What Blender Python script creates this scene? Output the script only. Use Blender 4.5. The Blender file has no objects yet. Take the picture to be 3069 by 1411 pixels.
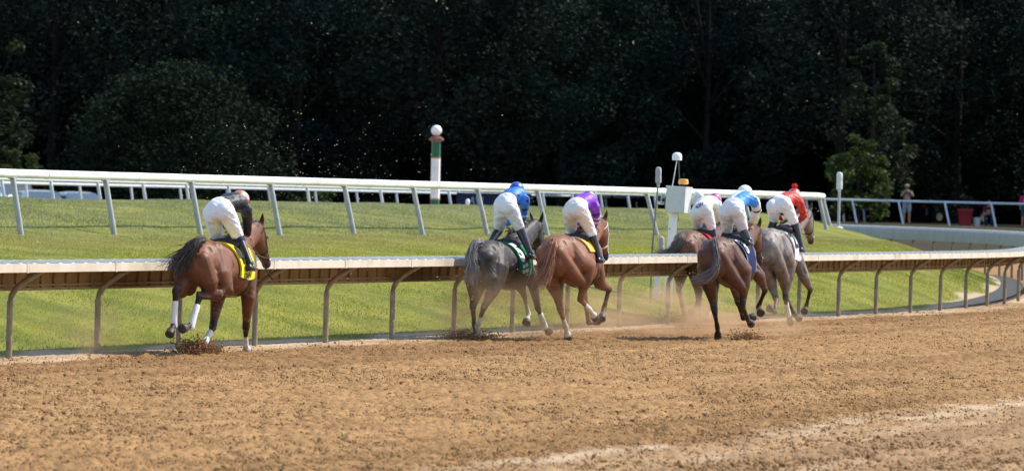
import bpy, bmesh, math, random
import numpy as np
from math import sin, cos, radians, pi
from mathutils import Vector, Matrix
rng = np.random.default_rng(7)
random.seed(7)
SC = bpy.context.scene
COL = SC.collection

# ------------------------------------------------------------------ camera, sky, sun, exposure
CAM_H, FPX, PW, PH = 2.0, 17100.0, 3069.0, 1411.0
ROLL, PITCH = radians(1.2), radians(0.367)
fwd = Vector((0, cos(PITCH), -sin(PITCH)))
up0 = Vector((0, sin(PITCH), cos(PITCH)))
rt0 = Vector((1, 0, 0))
cam_right = rt0 * cos(ROLL) + up0 * sin(ROLL)
cam_up = up0 * cos(ROLL) - rt0 * sin(ROLL)
cam_data = bpy.data.cameras.new('camera')
cam_data.sensor_fit = 'HORIZONTAL'
cam_data.sensor_width = 36.0
cam_data.lens = FPX / PW * 36.0
cam_data.clip_start = 1.0
cam_data.clip_end = 4000.0
cam_data.dof.use_dof = True
cam_data.dof.focus_distance = 78.0
cam_data.dof.aperture_fstop = 5.4
cam = bpy.data.objects.new('camera', cam_data)
COL.objects.link(cam)
rot = Matrix((cam_right, cam_up, -fwd)).transposed()
cam.matrix_world = Matrix.Translation((0, 0, CAM_H)) @ rot.to_4x4()
SC.camera = cam

SUN_AZ, SUN_EL = radians(66), radians(47)          # azimuth clockwise from +Y
sun_dir = Vector((sin(SUN_AZ) * cos(SUN_EL), cos(SUN_AZ) * cos(SUN_EL), sin(SUN_EL)))
world = bpy.data.worlds.new('World')
SC.world = world
world.use_nodes = True
wn = world.node_tree.nodes
bg = wn['Background']
sky = wn.new('ShaderNodeTexSky')
sky.sky_type = 'NISHITA'
sky.sun_disc = False
sky.sun_elevation = SUN_EL
sky.sun_rotation = SUN_AZ
sky.air_density = 1.0
sky.dust_density = 0.6
world.node_tree.links.new(sky.outputs[0], bg.inputs[0])
bg.inputs[1].default_value = 0.15
sl = bpy.data.lights.new('sun', 'SUN')
sl.energy = 3.5
sl.angle = radians(0.53)
sl.color = (1.0, 0.93, 0.82)
so = bpy.data.objects.new('sun', sl)
COL.objects.link(so)
so.location = (40, 60, 80)
so.rotation_euler = sun_dir.to_track_quat('Z', 'Y').to_euler()

SC.view_settings.view_transform = 'Standard'
SC.view_settings.look = 'None'
SC.view_settings.exposure = 0.85
SC.view_settings.gamma = 1.0
cy = SC.cycles
cy.use_denoising = True
try:
    cy.denoiser = 'OPENIMAGEDENOISE'
except Exception:
    pass
cy.max_bounces = 6
cy.diffuse_bounces = 3
cy.glossy_bounces = 2
cy.transmission_bounces = 3
cy.transparent_max_bounces = 8
cy.volume_bounces = 1
cy.sample_clamp_indirect = 4.0

# ------------------------------------------------------------------ materials
def mat(name, col, rough=0.6, spec=0.3, metal=0.0, noise=None, bump=None, trans=0.0, coat=0.0):
    m = bpy.data.materials.new(name)
    m.use_nodes = True
    nt = m.node_tree
    b = nt.nodes['Principled BSDF']
    b.inputs['Base Color'].default_value = (*col, 1)
    b.inputs['Roughness'].default_value = rough
    b.inputs['Specular IOR Level'].default_value = spec
    b.inputs['Metallic'].default_value = metal
    b.inputs['Coat Weight'].default_value = coat
    tc = nt.nodes.new('ShaderNodeTexCoord')
    if noise:                                   # (scale, colour2, low, high)
        sc, c2, lo, hi = noise
        n = nt.nodes.new('ShaderNodeTexNoise')
        n.inputs['Scale'].default_value = sc
        n.inputs['Detail'].default_value = 5
        nt.links.new(tc.outputs['Object'], n.inputs['Vector'])
        r = nt.nodes.new('ShaderNodeValToRGB')
        r.color_ramp.elements[0].position = lo
        r.color_ramp.elements[1].position = hi
        r.color_ramp.elements[0].color = (*col, 1)
        r.color_ramp.elements[1].color = (*c2, 1)
        nt.links.new(n.outputs[0], r.inputs[0])
        nt.links.new(r.outputs[0], b.inputs['Base Color'])
    if bump:                                    # (scale, strength, distance)
        n = nt.nodes.new('ShaderNodeTexNoise')
        n.inputs['Scale'].default_value = bump[0]
        n.inputs['Detail'].default_value = 4
        nt.links.new(tc.outputs['Object'], n.inputs['Vector'])
        bp = nt.nodes.new('ShaderNodeBump')
        bp.inputs['Strength'].default_value = bump[1]
        bp.inputs['Distance'].default_value = bump[2]
        nt.links.new(n.outputs[0], bp.inputs['Height'])
        nt.links.new(bp.outputs[0], b.inputs['Normal'])
    if trans > 0:
        t = nt.nodes.new('ShaderNodeBsdfTranslucent')
        t.inputs[0].default_value = (*col, 1)
        if noise:
            nt.links.new(r.outputs[0], t.inputs[0])
        mx = nt.nodes.new('ShaderNodeMixShader')
        mx.inputs[0].default_value = trans
        nt.links.new(b.outputs[0], mx.inputs[1])
        nt.links.new(t.outputs[0], mx.inputs[2])
        nt.links.new(mx.outputs[0], nt.nodes['Material Output'].inputs[0])
    return m

def attr_mat(name, rough=0.5, spec=0.3, attr='tint', noise=0.25, nscale=9.0, bump=None, coat=0.0, trans=0.0, sheen=0.0):
    """colour comes from a per-vertex colour of the thing itself (coat pattern, silks), broken up by noise"""
    m = bpy.data.materials.new(name)
    m.use_nodes = True
    nt = m.node_tree
    b = nt.nodes['Principled BSDF']
    a = nt.nodes.new('ShaderNodeAttribute')
    a.attribute_name = attr
    tc = nt.nodes.new('ShaderNodeTexCoord')
    n = nt.nodes.new('ShaderNodeTexNoise')
    n.inputs['Scale'].default_value = nscale
    n.inputs['Detail'].default_value = 6
    nt.links.new(tc.outputs['Object'], n.inputs['Vector'])
    mr = nt.nodes.new('ShaderNodeMapRange')
    mr.inputs['From Min'].default_value = 0.3
    mr.inputs['From Max'].default_value = 0.7
    mr.inputs['To Min'].default_value = 1 - noise
    mr.inputs['To Max'].default_value = 1 + noise
    nt.links.new(n.outputs[0], mr.inputs[0])
    vm = nt.nodes.new('ShaderNodeVectorMath')
    vm.operation = 'SCALE'
    nt.links.new(a.outputs['Color'], vm.inputs[0])
    nt.links.new(mr.outputs[0], vm.inputs['Scale'])
    nt.links.new(vm.outputs[0], b.inputs['Base Color'])
    b.inputs['Roughness'].default_value = rough
    b.inputs['Specular IOR Level'].default_value = spec
    b.inputs['Coat Weight'].default_value = coat
    b.inputs['Coat Roughness'].default_value = 0.25
    b.inputs['Sheen Weight'].default_value = sheen
    if bump:
        n2 = nt.nodes.new('ShaderNodeTexNoise')
        n2.inputs['Scale'].default_value = bump[0]
        n2.inputs['Detail'].default_value = 3
        nt.links.new(tc.outputs['Object'], n2.inputs['Vector'])
        bp = nt.nodes.new('ShaderNodeBump')
        bp.inputs['Strength'].default_value = bump[1]
        bp.inputs['Distance'].default_value = bump[2]
        nt.links.new(n2.outputs[0], bp.inputs['Height'])
        nt.links.new(bp.outputs[0], b.inputs['Normal'])
    if trans > 0:
        t = nt.nodes.new('ShaderNodeBsdfTranslucent')
        nt.links.new(vm.outputs[0], t.inputs[0])
        mx = nt.nodes.new('ShaderNodeMixShader')
        mx.inputs[0].default_value = trans
        nt.links.new(b.outputs[0], mx.inputs[1])
        nt.links.new(t.outputs[0], mx.inputs[2])
        nt.links.new(mx.outputs[0], nt.nodes['Material Output'].inputs[0])
    return m

# ------------------------------------------------------------------ helpers
def tag(o, label=None, cat=None, group=None, kind=None):
    if label: o['label'] = label
    if cat: o['category'] = cat
    if group: o['group'] = group
    if kind: o['kind'] = kind
    return o

def mesh_np(name, verts, faces, m, parent=None, smooth=False, tint=None, attrs=None):
    """mesh object from numpy: faces is (N,3) or (N,4)"""
    verts = np.ascontiguousarray(verts, dtype=np.float32)
    faces = np.ascontiguousarray(faces, dtype=np.int32)
    me = bpy.data.meshes.new(name)
    k = faces.shape[1]
    me.vertices.add(len(verts))
    me.vertices.foreach_set('co', verts.ravel())
    me.loops.add(faces.size)
    me.loops.foreach_set('vertex_index', faces.ravel())
    me.polygons.add(len(faces))
    me.polygons.foreach_set('loop_start', np.arange(len(faces), dtype=np.int32) * k)
    me.polygons.foreach_set('loop_total', np.full(len(faces), k, dtype=np.int32))
    if smooth:
        me.polygons.foreach_set('use_smooth', np.ones(len(faces), dtype=bool))
    me.update(calc_edges=True)
    if tint is not None: set_tint(me, tint)
    for an, av in (attrs or {}).items():
        at = me.attributes.new(an, 'FLOAT', 'POINT')
        at.data.foreach_set('value', np.ascontiguousarray(av, dtype=np.float32))
    me.materials.append(m)
    o = bpy.data.objects.new(name, me)
    COL.objects.link(o)
    if parent: o.parent = parent
    return o

def set_tint(me, tint):
    t = np.ones((len(me.vertices), 4), dtype=np.float32)
    t[:, :3] = tint
    at = me.attributes.new('tint', 'FLOAT_COLOR', 'POINT')
    at.data.foreach_set('color', t.ravel())

def empty(name, loc=(0, 0, 0), rz=0.0):
    o = bpy.data.objects.new(name, None)
    o.location = loc
    o.rotation_euler = (0, 0, rz)
    o.empty_display_size = 0.2
    COL.objects.link(o)
    return o

def lerp(a, b, t): return a + (b - a) * t
def sstep(a, b, x):
    t = np.clip((np.asarray(x, float) - a) / (b - a), 0, 1)
    return t * t * (3 - 2 * t)

def hash2(ix, iy, seed):
    h = (ix.astype(np.int64) * 374761393 + iy.astype(np.int64) * 668265263 + seed * 1442695041) & 0x7fffffff
    h = ((h ^ (h >> 13)) * 1274126177) & 0x7fffffff
    return ((h ^ (h >> 16)) & 0xffff) / 65535.0

def vnoise(x, y, seed=0):
    x0 = np.floor(x); y0 = np.floor(y)
    fx = x - x0; fy = y - y0
    fx = fx * fx * (3 - 2 * fx); fy = fy * fy * (3 - 2 * fy)
    a = hash2(x0, y0, seed); b = hash2(x0 + 1, y0, seed)
    c = hash2(x0, y0 + 1, seed); d = hash2(x0 + 1, y0 + 1, seed)
    return (a + (b - a) * fx) * (1 - fy) + (c + (d - c) * fx) * fy

class MB:
    """collects closed shapes, builds ONE mesh object"""
    def __init__(s): s.v = []; s.f = []; s.n = 0
    def add(s, v, f):
        v = np.asarray(v, float)
        s.v.append(v); s.f += [tuple(i + s.n for i in q) for q in f]; s.n += len(v)
        return s
    def box(s, c, size, M=None, bevel=0.0):
        bm = bmesh.new()
        bmesh.ops.create_cube(bm, size=1.0)
        for v in bm.verts: v.co = Vector((v.co.x * size[0], v.co.y * size[1], v.co.z * size[2]))
        if bevel > 0:
            bmesh.ops.bevel(bm, geom=list(bm.edges), offset=bevel, segments=2, affect='EDGES', profile=0.5)
        bm.verts.ensure_lookup_table()
        pts = [v.co.copy() for v in bm.verts]
        if M is not None: pts = [M @ p for p in pts]
        fs = [[v.index for v in f.verts] for f in bm.faces]
        bm.free()
        return s.add([(p.x + c[0], p.y + c[1], p.z + c[2]) for p in pts], fs)
    def loft(s, rings, cap=True):
        n = len(rings[0]); v = np.concatenate([np.asarray(r, float) for r in rings]); f = []
        for i in range(len(rings) - 1):
            for j in range(n):
                k = (j + 1) % n
                f.append((i * n + j, i * n + k, (i + 1) * n + k, (i + 1) * n + j))
        if cap:
            f.append(tuple(range(n - 1, -1, -1)))
            b = (len(rings) - 1) * n
            f.append(tuple(b + j for j in range(n)))
        return s.add(v, f)
    def tube(s, pts, rad, n=10, up=(0, 0, 1), round_ends=True):
        """tube through pts; rad: list of r or (across, along-up)"""
        pts = [np.asarray(p, float) for p in pts]
        R = [(r, r) if np.isscalar(r) else r for r in rad]
        tang = []
        for i in range(len(pts)):
            a = pts[max(i - 1, 0)]; b = pts[min(i + 1, len(pts) - 1)]
            d = b - a; tang.append(d / (np.linalg.norm(d) + 1e-9))
        rings = []
        upv = np.asarray(up, float)
        def ring(c, t, ra, rb):
            sd = np.cross(t, upv)
            if np.linalg.norm(sd) < 0.15: sd = np.cross(t, np.array([0.9, 0.1, 0.3]))
            sd /= np.linalg.norm(sd)
            u2 = np.cross(sd, t)
            return [c + sd * ra * cos(2 * pi * j / n) + u2 * rb * sin(2 * pi * j / n) for j in range(n)]
        if round_ends:
            r = R[0]; m = min(r)
            for a in (0.2, 0.65): rings.append(ring(pts[0] - tang[0] * m * (1 - a) * 0.9, tang[0], r[0] * math.sqrt(1 - (1 - a) ** 2), r[1] * math.sqrt(1 - (1 - a) ** 2)))
        for p, t, r in zip(pts, tang, R): rings.append(ring(p, t, *r))
        if round_ends:
            r = R[-1]; m = min(r)
            for a in (0.65, 0.2): rings.append(ring(pts[-1] + tang[-1] * m * (1 - a) * 0.9, tang[-1], r[0] * math.sqrt(1 - (1 - a) ** 2), r[1] * math.sqrt(1 - (1 - a) ** 2)))
        return s.loft(rings)
    def ball(s, c, r, n=14, M=None):
        r = (r, r, r) if np.isscalar(r) else r
        rings = []
        m = max(6, n // 2)
        for i in range(1, m):
            a = -pi / 2 + pi * i / m
            q = []
            for j in range(n):
                b = 2 * pi * j / n
                p = Vector((r[0] * cos(a) * cos(b), r[1] * cos(a) * sin(b), r[2] * sin(a)))
                if M is not None: p = M @ p
                q.append((c[0] + p.x, c[1] + p.y, c[2] + p.z))
            rings.append(q)
        return s.loft(rings)
    def lathe(s, prof, c, n=16):
        return s.loft([[(c[0] + r * cos(2 * pi * j / n), c[1] + r * sin(2 * pi * j / n), c[2] + z) for j in range(n)] for r, z in prof])
    def build(s, name, m, parent=None, smooth=True, recalc=True):
        me = bpy.data.meshes.new(name)
        me.from_pydata(np.concatenate(s.v).tolist(), [], s.f)
        if recalc:
            bm = bmesh.new(); bm.from_mesh(me)
            bmesh.ops.recalc_face_normals(bm, faces=bm.faces)
            bm.to_mesh(me); bm.free()
        if smooth:
            me.polygons.foreach_set('use_smooth', np.ones(len(me.polygons), dtype=bool))
            try: me.set_sharp_from_angle(angle=radians(40))
            except Exception: pass
        me.materials.append(m)
        o = bpy.data.objects.new(name, me)
        COL.objects.link(o)
        if parent: o.parent = parent
        return o
    def fuse(s, name, m, parent=None, voxel=0.014, smooth=6, noise=None):
        """overlapping closed shapes grown together into one continuous skin"""
        o = s.build(name, m, None, smooth=False)
        md = o.modifiers.new('r', 'REMESH'); md.mode = 'VOXEL'; md.voxel_size = voxel; md.use_smooth_shade = True
        if smooth:
            sm = o.modifiers.new('s', 'SMOOTH'); sm.factor = 0.5; sm.iterations = smooth
        dg = bpy.context.evaluated_depsgraph_get()
        me = bpy.data.meshes.new_from_object(o.evaluated_get(dg))
        me.name = name
        old = o.data
        o.modifiers.clear(); o.data = me
        bpy.data.meshes.remove(old)
        me.materials.clear(); me.materials.append(m)
        me.polygons.foreach_set('use_smooth', np.ones(len(me.polygons), dtype=bool))
        if parent: o.parent = parent
        return o

def coords(me):
    a = np.empty(len(me.vertices) * 3, dtype=np.float32)
    me.vertices.foreach_get('co', a)
    return a.reshape(-1, 3)

# ------------------------------------------------------------------ the line of the track (metres)
C0 = np.array([-2.021, 79.035])
DV = np.array([0.3087, 0.9512]); DV /= np.linalg.norm(DV)
NV = np.array([DV[1], -DV[0]])                  # to the right of the running direction
HEAD0 = math.atan2(DV[0], DV[1])
S_BEND, R_BEND = 29.0, 122.0

def path(s):
    """inside-rail line: point and right-hand normal at s metres past C0; straight, then a left-hand turn"""
    s = np.asarray(s, float)
    e = np.maximum(s - S_BEND, 0)
    b = np.minimum(s, S_BEND)
    h = HEAD0 - e / R_BEND
    px = C0[0] + DV[0] * b; py = C0[1] + DV[1] * b
    px = px + R_BEND * (np.cos(h) - cos(HEAD0))
    py = py - R_BEND * (np.sin(h) - sin(HEAD0))
    return px, py, np.cos(h), -np.sin(h), h

def at(s, p):
    """point p metres to the infield side of the rail line"""
    x, y, nx, ny, h = path(s)
    return x - p * nx, y - p * ny

_ss = np.arange(-40, 230, 1.0)
_px, _py, _nx, _ny, _h = path(_ss)
def offset_of(x, y):
    """signed distance to the rail line, positive on the infield side"""
    best = np.full(x.shape, 1e9); sg = np.zeros(x.shape)
    for i in range(len(_ss) - 1):
        ax, ay = _px[i], _py[i]; dx, dy = _px[i + 1] - ax, _py[i + 1] - ay
        L2 = dx * dx + dy * dy
        t = ((x - ax) * dx + (y - ay) * dy) / L2
        t = np.clip(t, 0 if i else -50, 1)
        ex, ey = x - ax - t * dx, y - ay - t * dy
        d = ex * ex + ey * ey
        m = d < best
        best = np.where(m, d, best)
        sg = np.where(m, np.sign(dx * ey - dy * ex), sg)
    return np.sqrt(best) * sg

_hp = np.array([[-5, 0], [.45, .02], [.7, .05], [2.5, .46], [5, .98], [7.5, 1.14], [10, 1.25], [11.2, 1.43], [14, 1.70], [17, 1.80], [21, 1.77], [40, 1.3], [70, 1.0]])
def zbase(y): return 0.28 * sstep(116, 144, y)
def line_off(x, y): return -((x - C0[0]) * NV[0] + (y - C0[1]) * NV[1])
def infield_z(x, y, p):
    a = np.interp(line_off(x, y), _hp[:, 0], _hp[:, 1])
    b = zbase(y) + np.maximum(.02, np.where(p < 1.0, .02 + .08 * (p - .45), .064 + .34 * (p - 1.0)))
    k = 0.12
    hh = np.clip(0.5 + 0.5 * (b - a) / k, 0, 1)
    z = b + (a - b) * hh - k * hh * (1 - hh)
    bump = (vnoise(x * .7, y * .25, 3) - .5) * .045 + (vnoise(x * 2.1, y * .8, 5) - .5) * .03
    return z + bump * sstep(.6, 2.5, p)
# ------------------------------------------------------------------ ground, dirt, grass
M_ground = mat('woodland_soil', (.055, .042, .026), .95, .1, noise=(.7, (.03, .035, .014), .35, .65))
g = mesh_np('ground', [(-1500, -300, -.9), (1500, -300, -.9), (1500, 2500, -.9), (-1500, 2500, -.9)], [(0, 1, 2, 3)], M_ground)
tag(g, kind='structure')

def dirt_material():
    m = bpy.data.materials.new('harrowed_dirt')
    m.use_nodes = True
    nt = m.node_tree; L = nt.links.new
    b = nt.nodes['Principled BSDF']
    tc = nt.nodes.new('ShaderNodeTexCoord')
    n1 = nt.nodes.new('ShaderNodeTexNoise'); n1.inputs['Scale'].default_value = 1.1; n1.inputs['Detail'].default_value = 6
    n2 = nt.nodes.new('ShaderNodeTexNoise'); n2.inputs['Scale'].default_value = 16; n2.inputs['Detail'].default_value = 5
    for n in (n1, n2): L(tc.outputs['Object'], n.inputs['Vector'])
    r1 = nt.nodes.new('ShaderNodeValToRGB')
    r1.color_ramp.elements[0].position = .32; r1.color_ramp.elements[0].color = (.275, .158, .064, 1)
    r1.color_ramp.elements[1].position = .68; r1.color_ramp.elements[1].color = (.375, .225, .098, 1)
    L(n1.outputs[0], r1.inputs[0])
    r2 = nt.nodes.new('ShaderNodeValToRGB')
    r2.color_ramp.elements[0].position = .30; r2.color_ramp.elements[0].color = (.66, .62, .58, 1)
    r2.color_ramp.elements[1].position = .6; r2.color_ramp.elements[1].color = (1.08, 1.06, 1.04, 1)
    L(n2.outputs[0], r2.inputs[0])
    mu = nt.nodes.new('ShaderNodeMixRGB'); mu.blend_type = 'MULTIPLY'; mu.inputs[0].default_value = 1
    L(r1.outputs[0], mu.inputs[1]); L(r2.outputs[0], mu.inputs[2])
    at_ = nt.nodes.new('ShaderNodeAttribute'); at_.attribute_name = 'dry'
    mx = nt.nodes.new('ShaderNodeMixRGB'); mx.inputs[2].default_value = (.56, .42, .265, 1)
    L(at_.outputs['Fac'], mx.inputs[0]); L(mu.outputs[0], mx.inputs[1])
    ag = nt.nodes.new('ShaderNodeAttribute'); ag.attribute_name = 'grey'
    mg = nt.nodes.new('ShaderNodeMixRGB'); mg.inputs[2].default_value = (.345, .225, .122, 1)
    L(ag.outputs['Fac'], mg.inputs[0]); L(mx.outputs[0], mg.inputs[1])
    am = nt.nodes.new('ShaderNodeAttribute'); am.attribute_name = 'moist'
    mm = nt.nodes.new('ShaderNodeMixRGB'); mm.blend_type = 'MULTIPLY'; mm.inputs[2].default_value = (.66, .61, .57, 1)
    L(am.outputs['Fac'], mm.inputs[0]); L(mg.outputs[0], mm.inputs[1])
    L(mm.outputs[0], b.inputs['Base Color'])
    b.inputs['Roughness'].default_value = .95; b.inputs['Specular IOR Level'].default_value = .12
    n3 = nt.nodes.new('ShaderNodeTexNoise'); n3.inputs['Scale'].default_value = 38; n3.inputs['Detail'].default_value = 6
    L(tc.outputs['Object'], n3.inputs['Vector'])
    bp = nt.nodes.new('ShaderNodeBump'); bp.inputs['Strength'].default_value = .9; bp.inputs['Distance'].default_value = .02
    L(n3.outputs[0], bp.inputs['Height']); L(bp.outputs[0], b.inputs['Normal'])
    return m
M_dirt = dirt_material()

def dirt_fields(x, y, p):
    q = -p                                       # metres out from the rail
    w = (vnoise(x * .9, y * .35, 11) - .5)
    w2 = (vnoise(x * 3.1, y * 1.1, 12) - .5)
    rail_strip = sstep(.95 + .5 * w, .55 + .5 * w, q) * sstep(-.6, -.2, q) * (.25 + .9 * vnoise(x * 1.3, y * .6, 14))
    def streak(c, wd, thr, seed):
        n = vnoise(x * .55, y * .17, seed) * .6 + vnoise(x * 2.3, y * .8, seed + 1) * .4
        return np.exp(-((q - c - .5 * w - .35 * w2) / wd) ** 2) * sstep(thr, thr + .10, n)
    s1 = np.clip(streak(13.2, .27, .26, 21) * (.25 + 1.1 * vnoise(x * 5, y * 2.2, 23)), 0, 1)
    s2 = streak(15.2, .20, .46, 31) * (.3 + .9 * vnoise(x * 5, y * 2.2, 33))
    s3 = streak(14.1, .12, .55, 41) * .8
    dry = np.clip(rail_strip + s1 + s2 + s3, 0, 1)
    grey = sstep(12.8, 13.6, q + .5 * w) * .7
    return dry, grey

# near track: a fine sheet with real crumbs and harrow ridges
ys = np.concatenate([np.arange(38, 92, .06), np.arange(92, 128.01, .12)])
us = np.linspace(-1, 1, 620)
hw = .097 * ys + 2.2
X = us[None, :] * hw[:, None]
Y = np.repeat(ys[:, None], len(us), 1)
Pn = offset_of(X, Y)
ridge = vnoise(X * 7.0, Y * 3.0, 1) * .30 + vnoise(X * 16, Y * 7, 2) * .45 + vnoise(X * 33, Y * 14, 6) * .55 + vnoise(X * 1.2, Y * .5, 4) * .22
dry, grey = dirt_fields(X, Y, Pn)
Z = zbase(Y) + (ridge - .75) * .070 * (1 - .75 * dry) - .25 * sstep(.35, .9, Pn)
# lanes left by the harrow and prints left by hooves
Qn = -Pn; Ln = (X - C0[0]) * DV[0] + (Y - C0[1]) * DV[1]
lane = vnoise(Qn * 1.1 + 40, Ln * .035 + 40, 71) * .6 + vnoise(Qn * 3.4 + 40, Ln * .06 + 40, 72) * .4
cx0, cy0 = np.floor(X * 1.25), np.floor(Y * .62)
jx = .15 + .7 * hash2(cx0, cy0, 81); jy = .15 + .7 * hash2(cx0, cy0, 82)
dx_, dy_ = (X * 1.25 - cx0 - jx) / 1.25, (Y * .62 - cy0 - jy) / .62
dent = np.exp(-((dx_ / .075) ** 2 + (dy_ / .13) ** 2)) * (hash2(cx0, cy0, 83) < .30 + .5 * (Qn < 5)) * (Qn > .4) * (Qn < 12.5)
moist = np.clip(sstep(.48, .70, lane) * .55 + dent * .9 + .35 * sstep(.6, 1.2, Qn) * sstep(4.5, 3.0, Qn) * vnoise(X * 1.6, Y * .5, 73), 0, 1)
Z = Z - dent * .035 + (vnoise(Qn * 4.5 + 40, Ln * .10 + 40, 74) - .5) * .018
nY, nX = X.shape
idx = np.arange(nY * nX).reshape(nY, nX)
F = np.stack([idx[:-1, :-1], idx[:-1, 1:], idx[1:, 1:], idx[1:, :-1]], -1).reshape(-1, 4)
dt = mesh_np('dirt_track', np.stack([X, Y, Z], -1).reshape(-1, 3), F, M_dirt, smooth=True, attrs={'dry': dry.ravel(), 'grey': grey.ravel(), 'moist': moist.ravel()})
tag(dt, kind='structure')
# plain dirt all round the harrowed part
xa = np.arange(-70, 90.1, 1.6); ya = np.arange(4, 130.1, 1.5)
XA, YA = np.meshgrid(xa, ya)
PA = offset_of(XA, YA)
ZA = zbase(YA) - .10 - .30 * sstep(-.6, 1.0, PA)
ia = np.arange(XA.size).reshape(XA.shape)
FA = np.stack([ia[:-1, :-1], ia[:-1, 1:], ia[1:, 1:], ia[1:, :-1]], -1).reshape(-1, 4)
da_, ga_ = dirt_fields(XA, YA, PA)
ta = mesh_np('track_apron', np.stack([XA, YA, ZA], -1).reshape(-1, 3), FA, M_dirt, smooth=True, attrs={'dry': np.zeros(XA.size), 'grey': ga_.ravel()})
tag(ta, kind='structure')
# the far side of the bend
xs = np.arange(-60, 90, 1.5); ys2 = np.concatenate([[128.0], np.arange(130, 262, 2.0)])
X2, Y2 = np.meshgrid(xs, ys2)
P2 = offset_of(X2, Y2)
Z2 = zbase(Y2) - .30 * sstep(.2, 1.5, P2) + (vnoise(X2 * .6, Y2 * .3, 8) - .5) * .05
i2 = np.arange(X2.size).reshape(X2.shape)
F2 = np.stack([i2[:-1, :-1], i2[:-1, 1:], i2[1:, 1:], i2[1:, :-1]], -1).reshape(-1, 4)
ft = mesh_np('far_track', np.stack([X2, Y2, Z2], -1).reshape(-1, 3), F2, M_dirt, smooth=True, attrs={'dry': np.zeros(X2.size), 'grey': np.zeros(X2.size)})
tag(ft, kind='structure')
# ground under the trees, rising beyond the course
def wood_z(x, y):
    top = lerp(.46, 1.22, sstep(-12, 9, x))
    return lerp(-.4, top, sstep(196, 240, y)) + (vnoise(x * .3, y * .2, 9) - .5) * .06 * sstep(200, 240, y)
xs = np.arange(-120, 121, 2.0); ys3 = np.arange(196, 460, 2.0)
X3, Y3 = np.meshgrid(xs, ys3)
i3 = np.arange(X3.size).reshape(X3.shape)
F3 = np.stack([i3[:-1, :-1], i3[:-1, 1:], i3[1:, 1:], i3[1:, :-1]], -1).reshape(-1, 4)
wf = mesh_np('woodland_floor', np.stack([X3, Y3, wood_z(X3, Y3)], -1).reshape(-1, 3), F3, M_ground, smooth=True)
tag(wf, kind='structure')

# infield bank: a swept sheet on the inside of the rail
def turf_material():
    m = bpy.data.materials.new('mown_turf')
    m.use_nodes = True
    nt = m.node_tree; L = nt.links.new
    b = nt.nodes['Principled BSDF']
    tc = nt.nodes.new('ShaderNodeTexCoord')
    n1 = nt.nodes.new('ShaderNodeTexNoise'); n1.inputs['Scale'].default_value = .8; n1.inputs['Detail'].default_value = 6
    L(tc.outputs['Object'], n1.inputs['Vector'])
    r1 = nt.nodes.new('ShaderNodeValToRGB')
    r1.color_ramp.elements[0].position = .35; r1.color_ramp.elements[0].color = (.11, .125, .016, 1)
    r1.color_ramp.elements[1].position = .66; r1.color_ramp.elements[1].color = (.22, .21, .035, 1)
    L(n1.outputs[0], r1.inputs[0])
    ab = nt.nodes.new('ShaderNodeAttribute'); ab.attribute_name = 'bare'
    mx = nt.nodes.new('ShaderNodeMixRGB'); mx.inputs[2].default_value = (.42, .31, .205, 1)
    L(ab.outputs['Fac'], mx.inputs[0]); L(r1.outputs[0], mx.inputs[1])
    L(mx.outputs[0], b.inputs['Base Color'])
    b.inputs['Roughness'].default_value = .9; b.inputs['Specular IOR Level'].default_value = .15
    n3 = nt.nodes.new('ShaderNodeTexNoise'); n3.inputs['Scale'].default_value = 22; n3.inputs['Detail'].default_value = 4
    L(tc.outputs['Object'], n3.inputs['Vector'])
    bp = nt.nodes.new('ShaderNodeBump'); bp.inputs['Strength'].default_value = .6; bp.inputs['Distance'].default_value = .04
    L(n3.outputs[0], bp.inputs['Height']); L(bp.outputs[0], b.inputs['Normal'])
    return m
M_turf = turf_material()
def bare_of(s, p, x, y):
    lim = .62 + .25 * (vnoise(x * 1.1, y * .5, 17) - .5) * 2 + .45 * sstep(31, 46, s)
    return sstep(lim + .12, lim - .12, p)
S_ = np.arange(-32, 118, .3)
P_ = np.concatenate([np.arange(.42, 3, .16), np.arange(3, 18, .4), np.arange(18, 62, 2.0)])
SG, PG = np.meshgrid(S_, P_, indexing='ij')
XG, YG = at(SG, PG)
ZG = infield_z(XG, YG, PG)
ii = np.arange(SG.size).reshape(SG.shape)
FG = np.stack([ii[:-1, :-1], ii[1:, :-1], ii[1:, 1:], ii[:-1, 1:]], -1).reshape(-1, 4)
tf = mesh_np('infield_turf', np.stack([XG, YG, ZG], -1).reshape(-1, 3), FG, M_turf, smooth=True, attrs={'bare': bare_of(SG, PG, XG, YG).ravel()})
tag(tf, kind='structure')

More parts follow.
